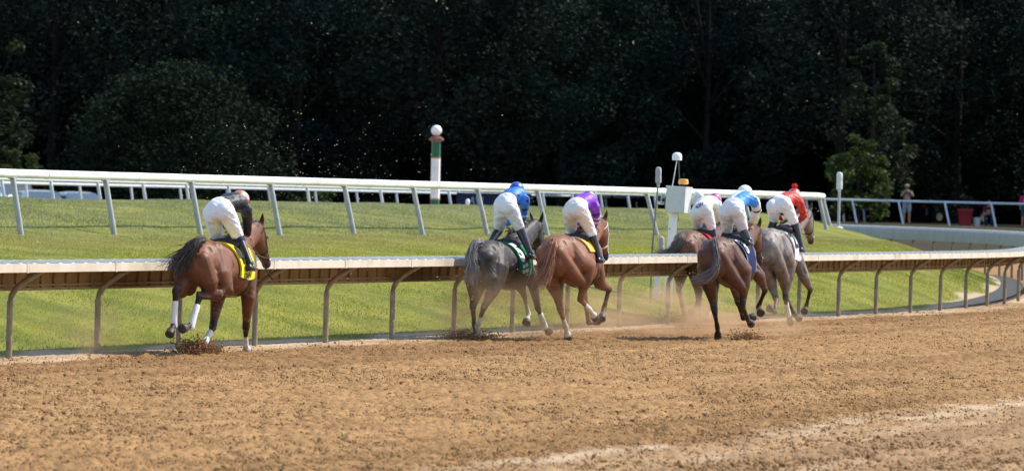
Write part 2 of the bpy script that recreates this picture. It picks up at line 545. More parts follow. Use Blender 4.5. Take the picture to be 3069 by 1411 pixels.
# grass blades: one mass
def blades(n, s0, s1, p0, p1, hmin, hmax, wd):
    s = rng.uniform(s0, s1, n); p = rng.uniform(p0, p1, n)
    x, y = at(s, p)
    keep = (bare_of(s, p, x, y) < rng.uniform(0, .8, n)) & (abs(x) < .1 * y + 1.5)
    s, p, x, y = s[keep], p[keep], x[keep], y[keep]; n = len(s)
    z = infield_z(x, y, p) - .01
    h = rng.uniform(hmin, hmax, n) * (.6 + .8 * vnoise(x * .9, y * .4, 51)); a = rng.uniform(0, 2 * pi, n)
    lean = rng.uniform(.15, .8, n) * h
    wx, wy = np.cos(a + pi / 2) * wd, np.sin(a + pi / 2) * wd
    v = np.empty((n, 3, 3))
    v[:, 0] = np.stack([x - wx, y - wy, z], -1)
    v[:, 1] = np.stack([x + wx, y + wy, z], -1)
    v[:, 2] = np.stack([x + np.cos(a) * lean, y + np.sin(a) * lean, z + h], -1)
    big = vnoise(x * .5, y * .18, 52) * .6 + vnoise(x * 2, y * .8, 53) * .4
    t = np.clip(big + rng.normal(0, .16, n), 0, 1)[:, None]
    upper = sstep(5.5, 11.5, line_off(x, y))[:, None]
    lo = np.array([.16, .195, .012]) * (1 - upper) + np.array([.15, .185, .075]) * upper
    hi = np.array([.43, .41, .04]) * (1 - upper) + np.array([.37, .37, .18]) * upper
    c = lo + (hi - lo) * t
    lo_ = line_off(x, y)
    worn = (sstep(5.8, 7.2, lo_) * sstep(10.6, 9.2, lo_) * (.35 + .9 * vnoise(x * .6, y * .13, 57)) + sstep(1.6, .6, p) * .7)[:, None]
    c = c * (1 - .65 * np.clip(worn, 0, 1)) + np.array([.34, .27, .085]) * .65 * np.clip(worn, 0, 1)
    lush = (sstep(.55, .8, vnoise(s * .22, p * .9, 58)) * sstep(5.5, 3.5, p))[:, None]
    c = c * (1 - .45 * lush * np.array([.9, .55, .6]))
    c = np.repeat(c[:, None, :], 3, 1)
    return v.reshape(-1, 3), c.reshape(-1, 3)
V1, T1 = blades(430000, -22, 62, .45, 9, .014, .042, .007)
V2, T2 = blades(330000, -25, 75, 9, 18.5, .016, .05, .009)
V = np.concatenate([V1, V2]); T = np.concatenate([T1, T2])
M_blade = attr_mat('grass_blades', rough=.5, spec=.35, noise=.1, trans=.45)
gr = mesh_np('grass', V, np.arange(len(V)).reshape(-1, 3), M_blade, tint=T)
tag(gr, 'short green grass covering the infield bank and turf course', 'grass', kind='stuff')

# clods lying on the dirt: one mass
ico_v = None
bm = bmesh.new(); bmesh.ops.create_icosphere(bm, subdivisions=1, radius=1)
ico_v = np.array([v.co[:] for v in bm.verts]); ico_f = np.array([[v.index for v in f.verts] for f in bm.faces]); bm.free()
def clods(pos, size, squash=.75):
    n = len(pos)
    j = rng.uniform(.72, 1.25, (n, len(ico_v), 1))
    v = ico_v[None] * j * size[:, None, None] * np.array([1, 1, squash])
    a = rng.uniform(0, 2 * pi, n); ca, sa = np.cos(a)[:, None], np.sin(a)[:, None]
    vx = v[..., 0] * ca - v[..., 1] * sa; vy = v[..., 0] * sa + v[..., 1] * ca
    v = np.stack([vx, vy, v[..., 2]], -1) + pos[:, None, :]
    f = ico_f[None] + (np.arange(n) * len(ico_v))[:, None, None]
    return v.reshape(-1, 3), f.reshape(-1, 3)
M_clod = attr_mat('dirt_clod', rough=.95, spec=.1, noise=.2, nscale=40, bump=(60, .5, .01))
octa_v = np.array([(1, 0, 0), (0, 1, 0), (-1, 0, 0), (0, -1, 0), (0, 0, 1), (0, 0, -1)], float)
octa_f = np.array([(0, 1, 4), (1, 2, 4), (2, 3, 4), (3, 0, 4), (1, 0, 5), (2, 1, 5), (3, 2, 5), (0, 3, 5)])
def scatter_clods(n, lo, hi, pw, vtx, fcs, thin):
    global ico_v, ico_f
    y = 40.5 + 80 * rng.uniform(0, 1, n) ** 1.3
    x = rng.uniform(-1, 1, n) * (.094 * y + 1.6)
    p = offset_of(x, y)
    dens = vnoise(x * .8, y * .22, 61) * .55 + vnoise(x * 3.2, y * 1.0, 62) * .45
    k = (p < -.05) & (dens > rng.uniform(.05, thin, n))
    x, y, p = x[k], y[k], p[k]
    dd, gg = dirt_fields(x, y, p)
    k = rng.uniform(0, 1, len(x)) > dd * .9
    x, y, gg = x[k], y[k], gg[k]
    s = lo + (hi - lo) * rng.uniform(0, 1, len(x)) ** pw
    s *= 1 + .25 * gg
    a, b = ico_v, ico_f
    ico_v, ico_f = vtx, fcs
    v, f = clods(np.stack([x, y, zbase(y) + s * .3 + .006], -1), s, .85)
    ico_v, ico_f = a, b
    t = rng.uniform(0, 1, len(x)) ** 1.4
    c = np.array([.14, .078, .033]) + (np.array([.40, .24, .105]) - np.array([.14, .078, .033])) * t[:, None]
    return v, f, np.repeat(c, len(vtx), 0)
va, fa, ca_ = scatter_clods(260000, .004, .012, 1.6, octa_v, octa_f, .8)
vb, fb, cb_ = scatter_clods(15000, .009, .022, 2.8, ico_v, ico_f, .95)
co = mesh_np('dirt_clods', np.concatenate([va, vb]), np.concatenate([fa, fb + len(va)]), M_clod, tint=np.concatenate([ca_, cb_]))
tag(co, 'loose brown clods scattered over the harrowed dirt', 'dirt', kind='stuff')
# ------------------------------------------------------------------ rails
M_white = mat('white_paint', (.80, .80, .79), .42, .4, noise=(1.6, (.58, .57, .53), .5, .8), bump=(25, .08, .01))
M_cover = mat('rail_cover_pale', (.25, .285, .30), .55, .3, noise=(2.2, (.22, .22, .21), .4, .75))
M_batten = mat('batten_white', (.64, .61, .55), .5, .3, noise=(5, (.5, .46, .4), .4, .75))
M_lip = mat('rail_lip_dusty', (.58, .51, .41), .6, .25, noise=(2.6, (.42, .34, .24), .42, .8))
M_inner = mat('rail_inner_dusty', (.34, .22, .105), .8, .15, noise=(3.2, (.47, .33, .18), .35, .75), trans=.3)
M_post = mat('dusty_steel', (.20, .16, .115), .6, .35, noise=(9, (.30, .235, .16), .4, .7))
M_alu = mat('white_post_paint', (.36, .37, .37), .45, .4, noise=(8, (.27, .27, .27), .4, .75))
M_greyrail = mat('pale_grey_rail', (.50, .56, .58), .5, .35, noise=(2, (.40, .46, .48), .4, .8))

def sweep(mb, prof, s0, s1, n, zoff=None):
    rings = []
    for i in range(n + 1):
        s = lerp(s0, s1, i / n)
        x, y, nx, ny, h = path(s)
        zb = float(zbase(y))
        rings.append([(x + q * nx, y + q * ny, zb + z) for q, z in prof])
    mb.loft(rings)

def sheet_prof(line, th):
    """closed profile from an open line"""
    ln = np.array(line, float); out = []
    for i in range(len(ln)):
        a = ln[max(i - 1, 0)]; b = ln[min(i + 1, len(ln) - 1)]
        d = (b - a) / np.linalg.norm(b - a); out.append(ln[i] + np.array([d[1], -d[0]]) * th)
    return [tuple(p) for p in ln] + [tuple(p) for p in out[::-1]]

rr = empty('running_rail', (float(C0[0]), float(C0[1]), 0))
tag(rr, 'long white hooded running rail on curved brown posts along the dirt track', 'rail')
SP = 2.74
outer = sheet_prof([(-.13, .79), (-.128, .98), (-.115, 1.09), (-.06, 1.135), (.06, 1.148), (.30, 1.140), (.535, 1.125)], .012)
inner = sheet_prof([(-.112, .80), (-.110, .97), (-.095, 1.075), (-.05, 1.112), (.06, 1.124), (.30, 1.116), (.52, 1.102)], .005)
lip = [(.537, 1.030), (.537, 1.130), (.556, 1.128), (.556, 1.030)]
def local(o, root):
    o.parent = root; o.matrix_parent_inverse = root.matrix_world.inverted()
bpy.context.view_layer.update()
first_s = -12.53
for i in range(-4, 40):
    s0 = first_s + SP * i - .75; s1 = s0 + SP - .02
    n = 2 if s0 < S_BEND else 4
    mb = MB(); sweep(mb, outer, s0, s1, n)
    cv = mb.build('cover', M_cover, smooth=False); local(cv, rr)
    mb = MB()
    for j in range(7):
        sj = s0 + .2 + .39 * j
        sweep(mb, [(-.06, 1.13), (-.06, 1.150), (.06, 1.163), (.52, 1.139), (.52, 1.12), (.06, 1.14)], sj, sj + .09, 1)
    bt = mb.build('battens', M_batten, smooth=False); local(bt, cv)
    mb = MB(); sweep(mb, inner, s0, s1, n)
    for j in range(7):
        sj = s0 + .33 + .39 * j
        sweep(mb, [(-.108, .82), (-.106, .96), (-.09, 1.07), (-.06, 1.07), (-.075, .95), (-.08, .82)], sj, sj + .025, 1)
    for zz in (.80, .845):
        sweep(mb, [(-.09, zz), (-.09, zz + .022), (-.062, zz + .022), (-.062, zz)], s0, s1, n)
    iv = mb.build('lining', M_inner, smooth=False); local(iv, cv)
    mb = MB(); sweep(mb, lip, s0, s1, n)
    sweep(mb, [(.53, 1.024), (.53, 1.138), (.562, 1.136), (.562, 1.024)], s1 - .055, s1, 1)
    lv = mb.build('front_lip', M_lip, smooth=False); local(lv, cv)
    sp = first_s + SP * i
    x, y, nx, ny, h = path(sp); zb = float(zbase(y))
    P = lambda q, z: (x + q * nx, y + q * ny, zb + z)
    po = MB().tube([P(0, -.2), P(0, .35), P(0, .66), P(.018, .74), P(.07, .82), P(.16, .895), P(.30, .985), P(.44, 1.065), P(.515, 1.09)],
                   [.037] * 9, n=10, up=(0.3, .1, 1)).build('post', M_post); local(po, rr)

# turf course rail
T0 = C0 - 10.0 * NV
TP0, TSP, TEND = 11.45, 4.05, 62.3
tr = empty('turf_rail', (float(T0[0]), float(T0[1]), 1.2))
bpy.context.view_layer.update()
tag(tr, 'thick white tube rail on slanted white posts along the grass bank', 'rail')
def tpt(t, side, z): return (T0[0] + DV[0] * t - NV[0] * side, T0[1] + DV[1] * t - NV[1] * side, z)
bend = []                                       # beyond TEND the rail swings away
hx, hy = T0 + DV * TEND
hd = HEAD0
for k in range(4):
    hd = radians(4.4)
    hx += sin(hd) * 2.025; hy += cos(hd) * 2.025
    bend.append((hx, hy, hd))
mb = MB()
pts = [tpt(t, .175 + .0027 * max(t - TP0, 0), 2.24) for t in np.linspace(-12, TEND, 12)] + [(x - .2 * cos(h), y + .2 * sin(h), 2.24) for x, y, h in bend]
mb.tube(pts, [.075] * len(pts), n=14)
for t in np.arange(TP0 - 16.2, TEND, 4.05):      # joint sleeves
    mb.tube([tpt(t + 1.4, .175 + .0027 * max(t - TP0, 0), 2.24), tpt(t + 1.46, .175 + .0027 * max(t - TP0, 0), 2.24)], [.079, .079], n=14, round_ends=False)
tb = mb.build('rail_tube', M_white); local(tb, tr)
def slant_post(x, y, h, root, zt, lean, r, m, depth=.25):
    z0 = float(infield_z(np.array([x]), np.array([y]), offset_of(np.array([x]), np.array([y])))[0])
    nx, ny = cos(h), -sin(h)
    b = MB()
    b.tube([(x + lean * .2 * nx, y + lean * .2 * ny, z0 - .2 * (zt - z0)), (x - lean * nx, y - lean * ny, zt - .06)], [r, r], n=12)
    b.box((x - lean * nx, y - lean * ny, zt - .07), (.10, .16, .03), Matrix.Rotation(-h, 3, 'Z'), bevel=.006)
    o = b.build('post', m); local(o, root)
for k in range(-5, 13):
    t = TP0 + TSP * k
    if t < TEND + .3:
        x, y = T0 + DV * t; slant_post(x, y, HEAD0, tr, 2.24, .175 + .011 * max(k, 0), .048, M_alu)
for x, y, h in bend[1::2]:
    slant_post(x, y, h, tr, 2.24, .2, .048, M_alu)

# two rails across the turf course, far side
def far_rail(name, label, p, ztop, t0, t1, sp, r, zg, lean=.22):
    O = C0 - p * NV
    root = empty(name, (float(O[0] + DV[0] * t0), float(O[1] + DV[1] * t0), zg)); tag(root, label, 'rail', 'rails beyond the turf course')
    bpy.context.view_layer.update()
    P = lambda t, side, z: (O[0] + DV[0] * t - NV[0] * side, O[1] + DV[1] * t - NV[1] * side, z)
    pts = [P(t, lean, ztop) for t in np.linspace(t0, t1, 14)]
    o = MB().tube(pts, [r] * 14, n=12).build('rail_tube', M_greyrail); local(o, root)
    for t in np.arange(t0 + 1, t1, sp):
        b = MB().tube([P(t, 0, zg - .3), P(t, lean * .5, (zg + ztop) / 2), P(t, lean, ztop - .05)], [r * .85] * 3, n=8)
        local(b.build('post', M_greyrail), root)
far_rail('course_rail', 'grey tube rail just beyond the turf crest, thicker of the two', 45, 2.30, 80, 206, 4.05, .066, 1.0)
far_rail('course_rail', 'thin grey tube rail low behind the thicker grey rail', 57, 2.20, 112, 252, 5.3, .058, .6)
# thin rail in front of the spectators on the right
root = empty('spectator_rail', (20, 255, 1.2)); tag(root, 'thin grey rail on slanted posts in front of the spectators and red bin', 'rail')
bpy.context.view_layer.update()
pts = [(x, 255.0 + .02 * (x - 14), 2.27 - .0022 * (x - 14)) for x in np.linspace(12.5, 40, 9)]
local(MB().tube(pts, [.055] * 9, n=10).build('rail_tube', M_greyrail), root)
for x in np.arange(13.1, 40, 2.07):
    z0 = float(wood_z(np.array([x]), np.array([255.0]))[0])
    local(MB().tube([(x + .25, 254.7, z0 - .2), (x, 255, 2.24)], [.05, .045], n=8).build('post', M_greyrail), root)

# ------------------------------------------------------------------ course furniture
def ground_z(x, y):
    a = np.array([float(x)]); b = np.array([float(y)])
    return float(infield_z(a, b, offset_of(a, b))[0])

# striped marker pole with a white ball
M_green = mat('dark_green_paint', (.012, .12, .065), .5, .35, noise=(4, (.02, .09, .055), .4, .7))
M_maroon = mat('weathered_maroon_paint', (.22, .085, .08), .7, .2, noise=(8, (.30, .17, .14), .4, .7))
M_gold = mat('ochre_band', (.40, .22, .06), .6, .3)
M_ball = mat('white_globe', (.84, .84, .85), .3, .5)
mx_, my_ = -2.915, 214.0
mp = empty('marker_pole', (mx_, my_, .9)); tag(mp, 'tall green and white striped marker pole topped by a white ball', 'marker pole')
def oct_(r): return [(r, 0)]
MB().lathe([(.172, -.4), (.172, 1.0)], (0, 0, 0), n=8).build('green_base', M_green, mp, smooth=False)
MB().lathe([(.184, 1.0), (.184, 1.06)], (0, 0, 0), n=8).build('lower_band', M_gold, mp, smooth=False)
MB().lathe([(.172, 1.06), (.172, 2.55)], (0, 0, 0), n=8).build('white_shaft', M_white, mp, smooth=False)
MB().lathe([(.180, 2.55), (.180, 2.60)], (0, 0, 0), n=8).build('upper_band', M_gold, mp, smooth=False)
MB().lathe([(.172, 2.60), (.172, 3.17)], (0, 0, 0), n=8).build('green_shaft', M_green, mp, smooth=False)
cp = MB().lathe([(.19, 3.17), (.20, 3.22), (.28, 3.23), (.28, 3.31), (.21, 3.32), (.20, 3.37), (.10, 3.385), (.07, 3.42)], (0, 0, 0), n=8).build('collar', M_maroon, mp, smooth=False)
MB().ball((0, 0, 3.60), .203, n=28).build('ball', M_ball, mp)

# blue cloth sign low behind the turf
M_blue = mat('blue_banner', (.008, .022, .06), .7, .2, noise=(2, (.006, .012, .035), .35, .7))
M_blet = mat('pale_blue_letters', (.16, .22, .32), .7, .2)
bn = empty('banner', (-1.35, 221.0, .9)); tag(bn, 'low blue banner with pale slanted letters beside the marker pole', 'banner')
MB().box((.62, 0, .72), (2.9, .05, 1.16), bevel=.01).build('cloth', M_blue, bn, smooth=False)
def text_mesh(txt, size, m, name, parent=None, shear=0.0, extrude=.004, bold=0.0):
    cu = bpy.data.curves.new(name, 'FONT')
    cu.body = txt; cu.size = size; cu.shear = shear; cu.extrude = extrude; cu.offset = bold
    cu.align_x = 'CENTER'; cu.align_y = 'CENTER'
    o = bpy.data.objects.new(name, cu); COL.objects.link(o)
    dg = bpy.context.evaluated_depsgraph_get()
    me = bpy.data.meshes.new_from_object(o.evaluated_get(dg))
    bpy.data.objects.remove(o); bpy.data.curves.remove(cu)
    me.materials.clear(); me.materials.append(m)
    o = bpy.data.objects.new(name, me); COL.objects.link(o)
    if parent: o.parent = parent
    return o
lt = text_mesh('AVJ', .36, M_blet, 'lettering', bn, shear=.25, bold=.012)
lt.rotation_euler = (radians(90), 0, 0); lt.location = (-.10, -.035, 1.0)
for xx in (-.75, 1.15, 2.0):
    MB().tube([(xx, .05, -.3), (xx, .05, 1.36)], [.045, .045], n=8).build('post', M_greyrail, bn)
wb = MB().lathe([(.02, .0), (.055, .0), (.055, .85), (.075, .9), (.07, 1.0), (.03, 1.05)], (0, 0, 0), n=10).build('marker_cone', M_white)
wb.location = (-1.58, 200.0, .92); tag(wb, 'small white peg standing in the turf in front of the blue banner', 'peg')

# timing post with equipment box, beacon and dome
M_box = mat('pale_box_enamel', (.62, .64, .62), .5, .35, noise=(6, (.52, .53, .50), .45, .75))
M_dark = mat('dark_rubber', (.022, .022, .024), .6, .3)
M_steel = mat('grey_conduit', (.16, .16, .15), .45, .5, metal=.3)
M_amber = mat('amber_plastic', (.85, .38, .03), .25, .5)
M_pot = mat('grey_foam', (.42, .42, .41), .85, .15, noise=(30, (.33, .33, .32), .4, .7))
bx, by = 2.735, 99.0
bz = .53
tp = empty('timing_post', (bx, by, bz)); tag(tp, 'white post carrying a pale equipment box, amber beacon and white dome', 'equipment post')
lm = Matrix.Rotation(radians(2.6), 3, 'Y')
def L3(x, y, z): v = lm @ Vector((x, y, z)); return (v.x, v.y, v.z)
MB().tube([L3(0, 0, -.6), L3(0, 0, 1.36)], [.078, .078], n=4, up=(.35, 1, 0), round_ends=False).build('post', M_white, tp, smooth=False)
RB = Matrix.Rotation(radians(-26), 3, 'Z')
bxo = MB(); c = L3(.07, -.02, 1.515)
bxo.box(c, (.37, .28, .45), lm @ RB, bevel=.012)
ob = bxo.build('equipment_box', M_box, tp, smooth=False)
MB().box(L3(.07, -.02, 1.742), (.385, .295, .016), lm @ RB, bevel=.004).build('lid', M_white, ob, smooth=False)
MB().box(L3(-.17, -.03, 1.50), (.07, .06, .06), lm, bevel=.008).build('latch', M_dark, ob, smooth=False)
cam_b = MB().box(L3(-.24, .03, 1.51), (.10, .16, .19), lm @ RB, bevel=.01).build('side_camera', M_box, tp, smooth=False)
MB().box(L3(-.265, -.055, 1.52), (.05, .02, .09), lm @ RB, bevel=.004).build('lens', M_dark, cam_b, smooth=False)
hb = MB().tube([L3(.30, .06, 1.50), L3(.42, .10, 1.60)], [.06, .10], n=14).build('horn', M_box, tp)
bc = MB().lathe([(.02, 0), (.022, .035), (.025, .05)], L3(.14, 0, 1.74), n=12).build('beacon_stem', M_dark, tp)
MB().lathe([(.07, .05), (.088, .06), (.088, .09), (.082, .125), (.075, .14), (.03, .147)], L3(.14, 0, 1.74), n=18).build('beacon', M_amber, tp)
MB().tube([L3(-.05, 0, 1.74), L3(.0, 0, 2.22)], [.009, .009], n=6).build('dome_rod', M_white, tp)
MB().tube([L3(.08, .05, 1.74), L3(.03, .02, 2.22)], [.006, .006], n=6).build('dome_rod', M_steel, tp)
dm = MB().lathe([(.06, 0), (.084, .0), (.086, .06), (.083, .085), (.068, .115), (.04, .132), (.01, .137)], L3(.0, 0, 2.20), n=20).build('dome', M_ball, tp)
MB().tube([L3(.075, .06, 1.29), L3(.10, .05, 1.18), L3(.02, .0, 1.06), L3(-.06, -.08, 1.0)], [.006] * 4, n=6).build('cable', M_dark, tp)
MB().box(L3(-.20, -.05, -.03), (.10, .10, .74), lm, bevel=.02).build('base_box', M_white, tp, smooth=False)

# foam covered microphone on a tall dark stem, joined by an elbow to a short one
def foam_mic(mb, c, h, r): mb.lathe([(r * .45, -.05), (r * .5, 0), (r * .95, .02), (r, .05), (r, h * .45), (r * .93, h * .5), (r, h * .55), (r, h - .05), (r * .8, h - .015), (r * .3, h)], c, n=16); return mb
ms = empty('microphone_stand', (2.41, 98.2, .53)); tag(ms, 'thin dark stem with grey foam microphone on top left of the equipment box', 'microphone')
MB().tube([(0, 0, .48), (.02, 0, .85), (.085, 0, 1.76)], [.016, .016, .015], n=8).build('stem', M_steel, ms)
foam_mic(MB(), (.088, 0, 1.78), .29, .052).build('microphone', M_pot, ms)
MB().tube([(0, 0, .48), (.03, 0, .45), (.14, .01, .45), (.165, .01, .48), (.165, .01, .56)], [.022] * 5, n=8).build('elbow', M_dark, ms)
foam_mic(MB(), (.165, .01, .58), .30, .05).build('lower_microphone', M_pot, ms)
MB().tube([(0, 0, -.5), (0, 0, .48)], [.016, .016], n=8).build('foot', M_steel, ms)
ms2 = empty('microphone_stand', (9.15, 160.0, 1.30)); tag(ms2, 'lone slim pole with pale foam microphone beside the end of the turf rail', 'microphone')
MB().tube([(0, 0, -.6), (0, 0, 1.12)], [.042, .038], n=8).build('stem', M_pot, ms2)
foam_mic(MB(), (0, 0, 1.14), .50, .085).build('microphone', M_box, ms2)
MB().lathe([(.12, 0), (.12, .12), (.05, .14)], (0, 0, -.02), n=12).build('foot', M_white, ms2)

# ------------------------------------------------------------------ trees
M_leaf = [attr_mat('leaf_' + n, rough=.8, spec=.06, noise=.3, nscale=.9, trans=.12) for n in ('broad', 'bush')]
M_leaf.append(attr_mat('leaf_painted_sun', rough=.6, spec=.2, noise=.3, nscale=.9, trans=.4))  # for shrubs and young trees whose leaf colours carry painted sunlight
M_bark = mat('bark', (.03, .025, .02), .9, .1, noise=(5, (.016, .014, .012), .4, .65), bump=(14, .7, .03))

def leaf_cloud(cent, rad, n, size, col0, col1, droop=.3, aspect=.6, up=.0):
    """n leaves spread through clumps (centres, radii)"""
    ci = rng.integers(0, len(cent), n)
    d = rng.normal(0, 1, (n, 3)); d /= np.linalg.norm(d, axis=1)[:, None]
    rr_ = rad[ci] * rng.uniform(.35, 1.05, n) ** .6
    p = cent[ci] + d * rr_[:, None] * np.array([1, 1, .8])
    a = rng.normal(0, 1, (n, 3)); a[:, 2] = a[:, 2] * .5 + up; a /= np.linalg.norm(a, axis=1)[:, None]
    b = np.cross(a, rng.normal(0, 1, (n, 3))); b /= np.linalg.norm(b, axis=1)[:, None]
    sz = size * rng.uniform(.55, 1.3, n)[:, None]
    q = np.stack([p - a * sz * .5, p + b * sz * aspect * .5, p + a * sz * .5, p - b * sz * aspect * .5], 1)
    tone = rng.uniform(0, 1, len(cent))[ci] * .6 + rng.uniform(0, 1, n) * .4
    c = np.array(col0) + (np.array(col1) - np.array(col0)) * tone[:, None]
    return q.reshape(-1, 3), np.repeat(c, 4, 0)

def tree_kind(h, w, base, nclump, nleaf, size, col0, col1, shape='round', lm=0, seed=0):
    global rng
    rng = np.random.default_rng(100 + seed)
    cent = []; rad = []
    while len(cent) < nclump:
        u = rng.uniform(0, 1); z = base + (h - base) * u
        if shape == 'round': prof = math.sqrt(max(0, 1 - (2 * (u - .42) / 1.18) ** 2))
        elif shape == 'dome': prof = math.sqrt(max(.0, 1 - u ** 2)) * (.9 + .1 * u)
        else: prof = (1 - u) ** .7
        a = rng.uniform(0, 2 * pi); r = w / 2 * prof * rng.uniform(.25, 1) ** .5 * rng.uniform(.85, 1.1)
        cent.append((r * cos(a), r * sin(a), z)); rad.append(rng.uniform(.07, .13) * w * (.7 + .5 * prof))
    cent = np.array(cent); rad = np.array(rad)
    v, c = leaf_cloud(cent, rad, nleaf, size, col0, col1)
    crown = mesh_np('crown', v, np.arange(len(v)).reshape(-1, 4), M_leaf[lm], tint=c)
    mb = MB()
    k = h * .011
    mb.tube([(0, 0, -.6), (.05, 0, h * .2), (-.06, .05, h * .45), (.03, 0, h * .78)], [k * 1.6, k * 1.15, k * .8, k * .25], n=9)
    for i in range(7):
        j = rng.integers(0, nclump); zz = cent[j][2] * rng.uniform(.45, .75)
        mb.tube([(0, 0, zz), tuple(cent[j] * np.array([.5, .5, 0]) + np.array([0, 0, (zz + cent[j][2]) / 2 + .2])), tuple(cent[j])], [k * .5, k * .3, k * .1], n=6)
    trunk = mb.build('trunk', M_bark)
    return trunk, crown

def plant(kind, name, label, x, y, s=1.0, rz=0.0, group=None, cat='tree', z=None, first=[]):
    trunk, crown = kind
    zz = float(wood_z(np.array([x]), np.array([y]))[0]) if z is None else z
    root = empty(name, (x, y, zz), rz); root.scale = (s, s, s)
    tag(root, label, cat, group)
    for src in (trunk, crown):
        if src.name in [k.name for k in first]: o = src.copy(); COL.objects.link(o)
        else: o = src; first.append(src)
        o.parent = root
    return root

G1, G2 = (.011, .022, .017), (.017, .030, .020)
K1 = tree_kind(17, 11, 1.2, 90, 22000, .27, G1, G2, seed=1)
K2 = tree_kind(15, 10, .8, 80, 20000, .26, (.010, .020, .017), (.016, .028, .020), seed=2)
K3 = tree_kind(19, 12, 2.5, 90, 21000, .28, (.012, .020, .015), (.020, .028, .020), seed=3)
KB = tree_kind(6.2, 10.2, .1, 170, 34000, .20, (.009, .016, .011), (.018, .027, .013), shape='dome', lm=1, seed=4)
KS = tree_kind(3.4, 3.0, .2, 40, 4200, .20, (.022, .042, .008), (.075, .105, .024), shape='round', lm=2, seed=5)  # lighter leaf tones paint the sun onto the shrubs
KT = tree_kind(9.5, 4.4, 1.6, 46, 5200, .24, (.010, .020, .008), (.027, .041, .014), shape='round', lm=2, seed=6)  # brighter end of the leaf tones is painted sunlight
WOOD = 'dark trees of the wood behind the track'
back = 'tall dark broadleaf tree in the shaded wood behind the turf course'
row = 0
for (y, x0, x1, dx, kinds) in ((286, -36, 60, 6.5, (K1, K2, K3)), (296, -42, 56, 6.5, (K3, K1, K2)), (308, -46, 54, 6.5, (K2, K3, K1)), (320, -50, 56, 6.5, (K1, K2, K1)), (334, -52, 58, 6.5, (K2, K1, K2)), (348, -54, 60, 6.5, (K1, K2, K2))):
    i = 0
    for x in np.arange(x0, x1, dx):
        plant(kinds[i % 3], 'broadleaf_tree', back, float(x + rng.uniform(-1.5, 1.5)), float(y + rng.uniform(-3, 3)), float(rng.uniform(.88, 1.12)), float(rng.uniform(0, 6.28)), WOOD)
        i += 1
for i, (x, y) in enumerate([(30.5, 258.5), (31.5, 268), (37, 262), (40, 252), (48, 262), (56, 268), (42, 274)]):  # unseen trees off to the right, added to shade the spectators
    plant((K1, K2, K3)[i % 3], 'broadleaf_tree', back, x, y, .95, i * 1.3, WOOD)
for j, (y, x0, x1, dx) in enumerate(((303, -44, 50, 6.2), (340, -52, 58, 6.5))):
    for i, x in enumerate(np.arange(x0, x1, dx)):
        plant(KB, 'understorey_bush', 'dark bush filling the gaps between the trunks of the wood', float(x + rng.uniform(-1, 1)), float(y + rng.uniform(-2, 2)), float(rng.uniform(.75, 1.0)), float(rng.uniform(0, 6.28)), 'dark bushes under the trees of the wood', 'bush')
plant(KB, 'evergreen_bush', 'broad domed dark evergreen bush left of the striped marker pole', -15.9, 268, 1.16, .4, None, 'bush')
plant(KS, 'shrub', 'shrub with leaves coloured as if catching the sun behind the white cars', -23.0, 266, .95, .3, None, 'shrub')
plant(KS, 'shrub', 'bush with leaves coloured as if sunlit right of the turf rail end', 15.9, 262, 1.15, 1.3, None, 'shrub')
plant(KS, 'shrub', 'small dim shrub between the bush and the marker pole', -8.9, 262, .6, 2.3, None, 'shrub')
plant(KT, 'young_tree', 'slender young tree with sunlight put into its leaf colours above the sunlit bush', 17.0, 270, .88, .8, None, 'tree')
plant(KT, 'young_tree', 'thin leafy young tree at the left edge of the picture', -25.5, 272, 1.1, 2.0, None, 'tree')
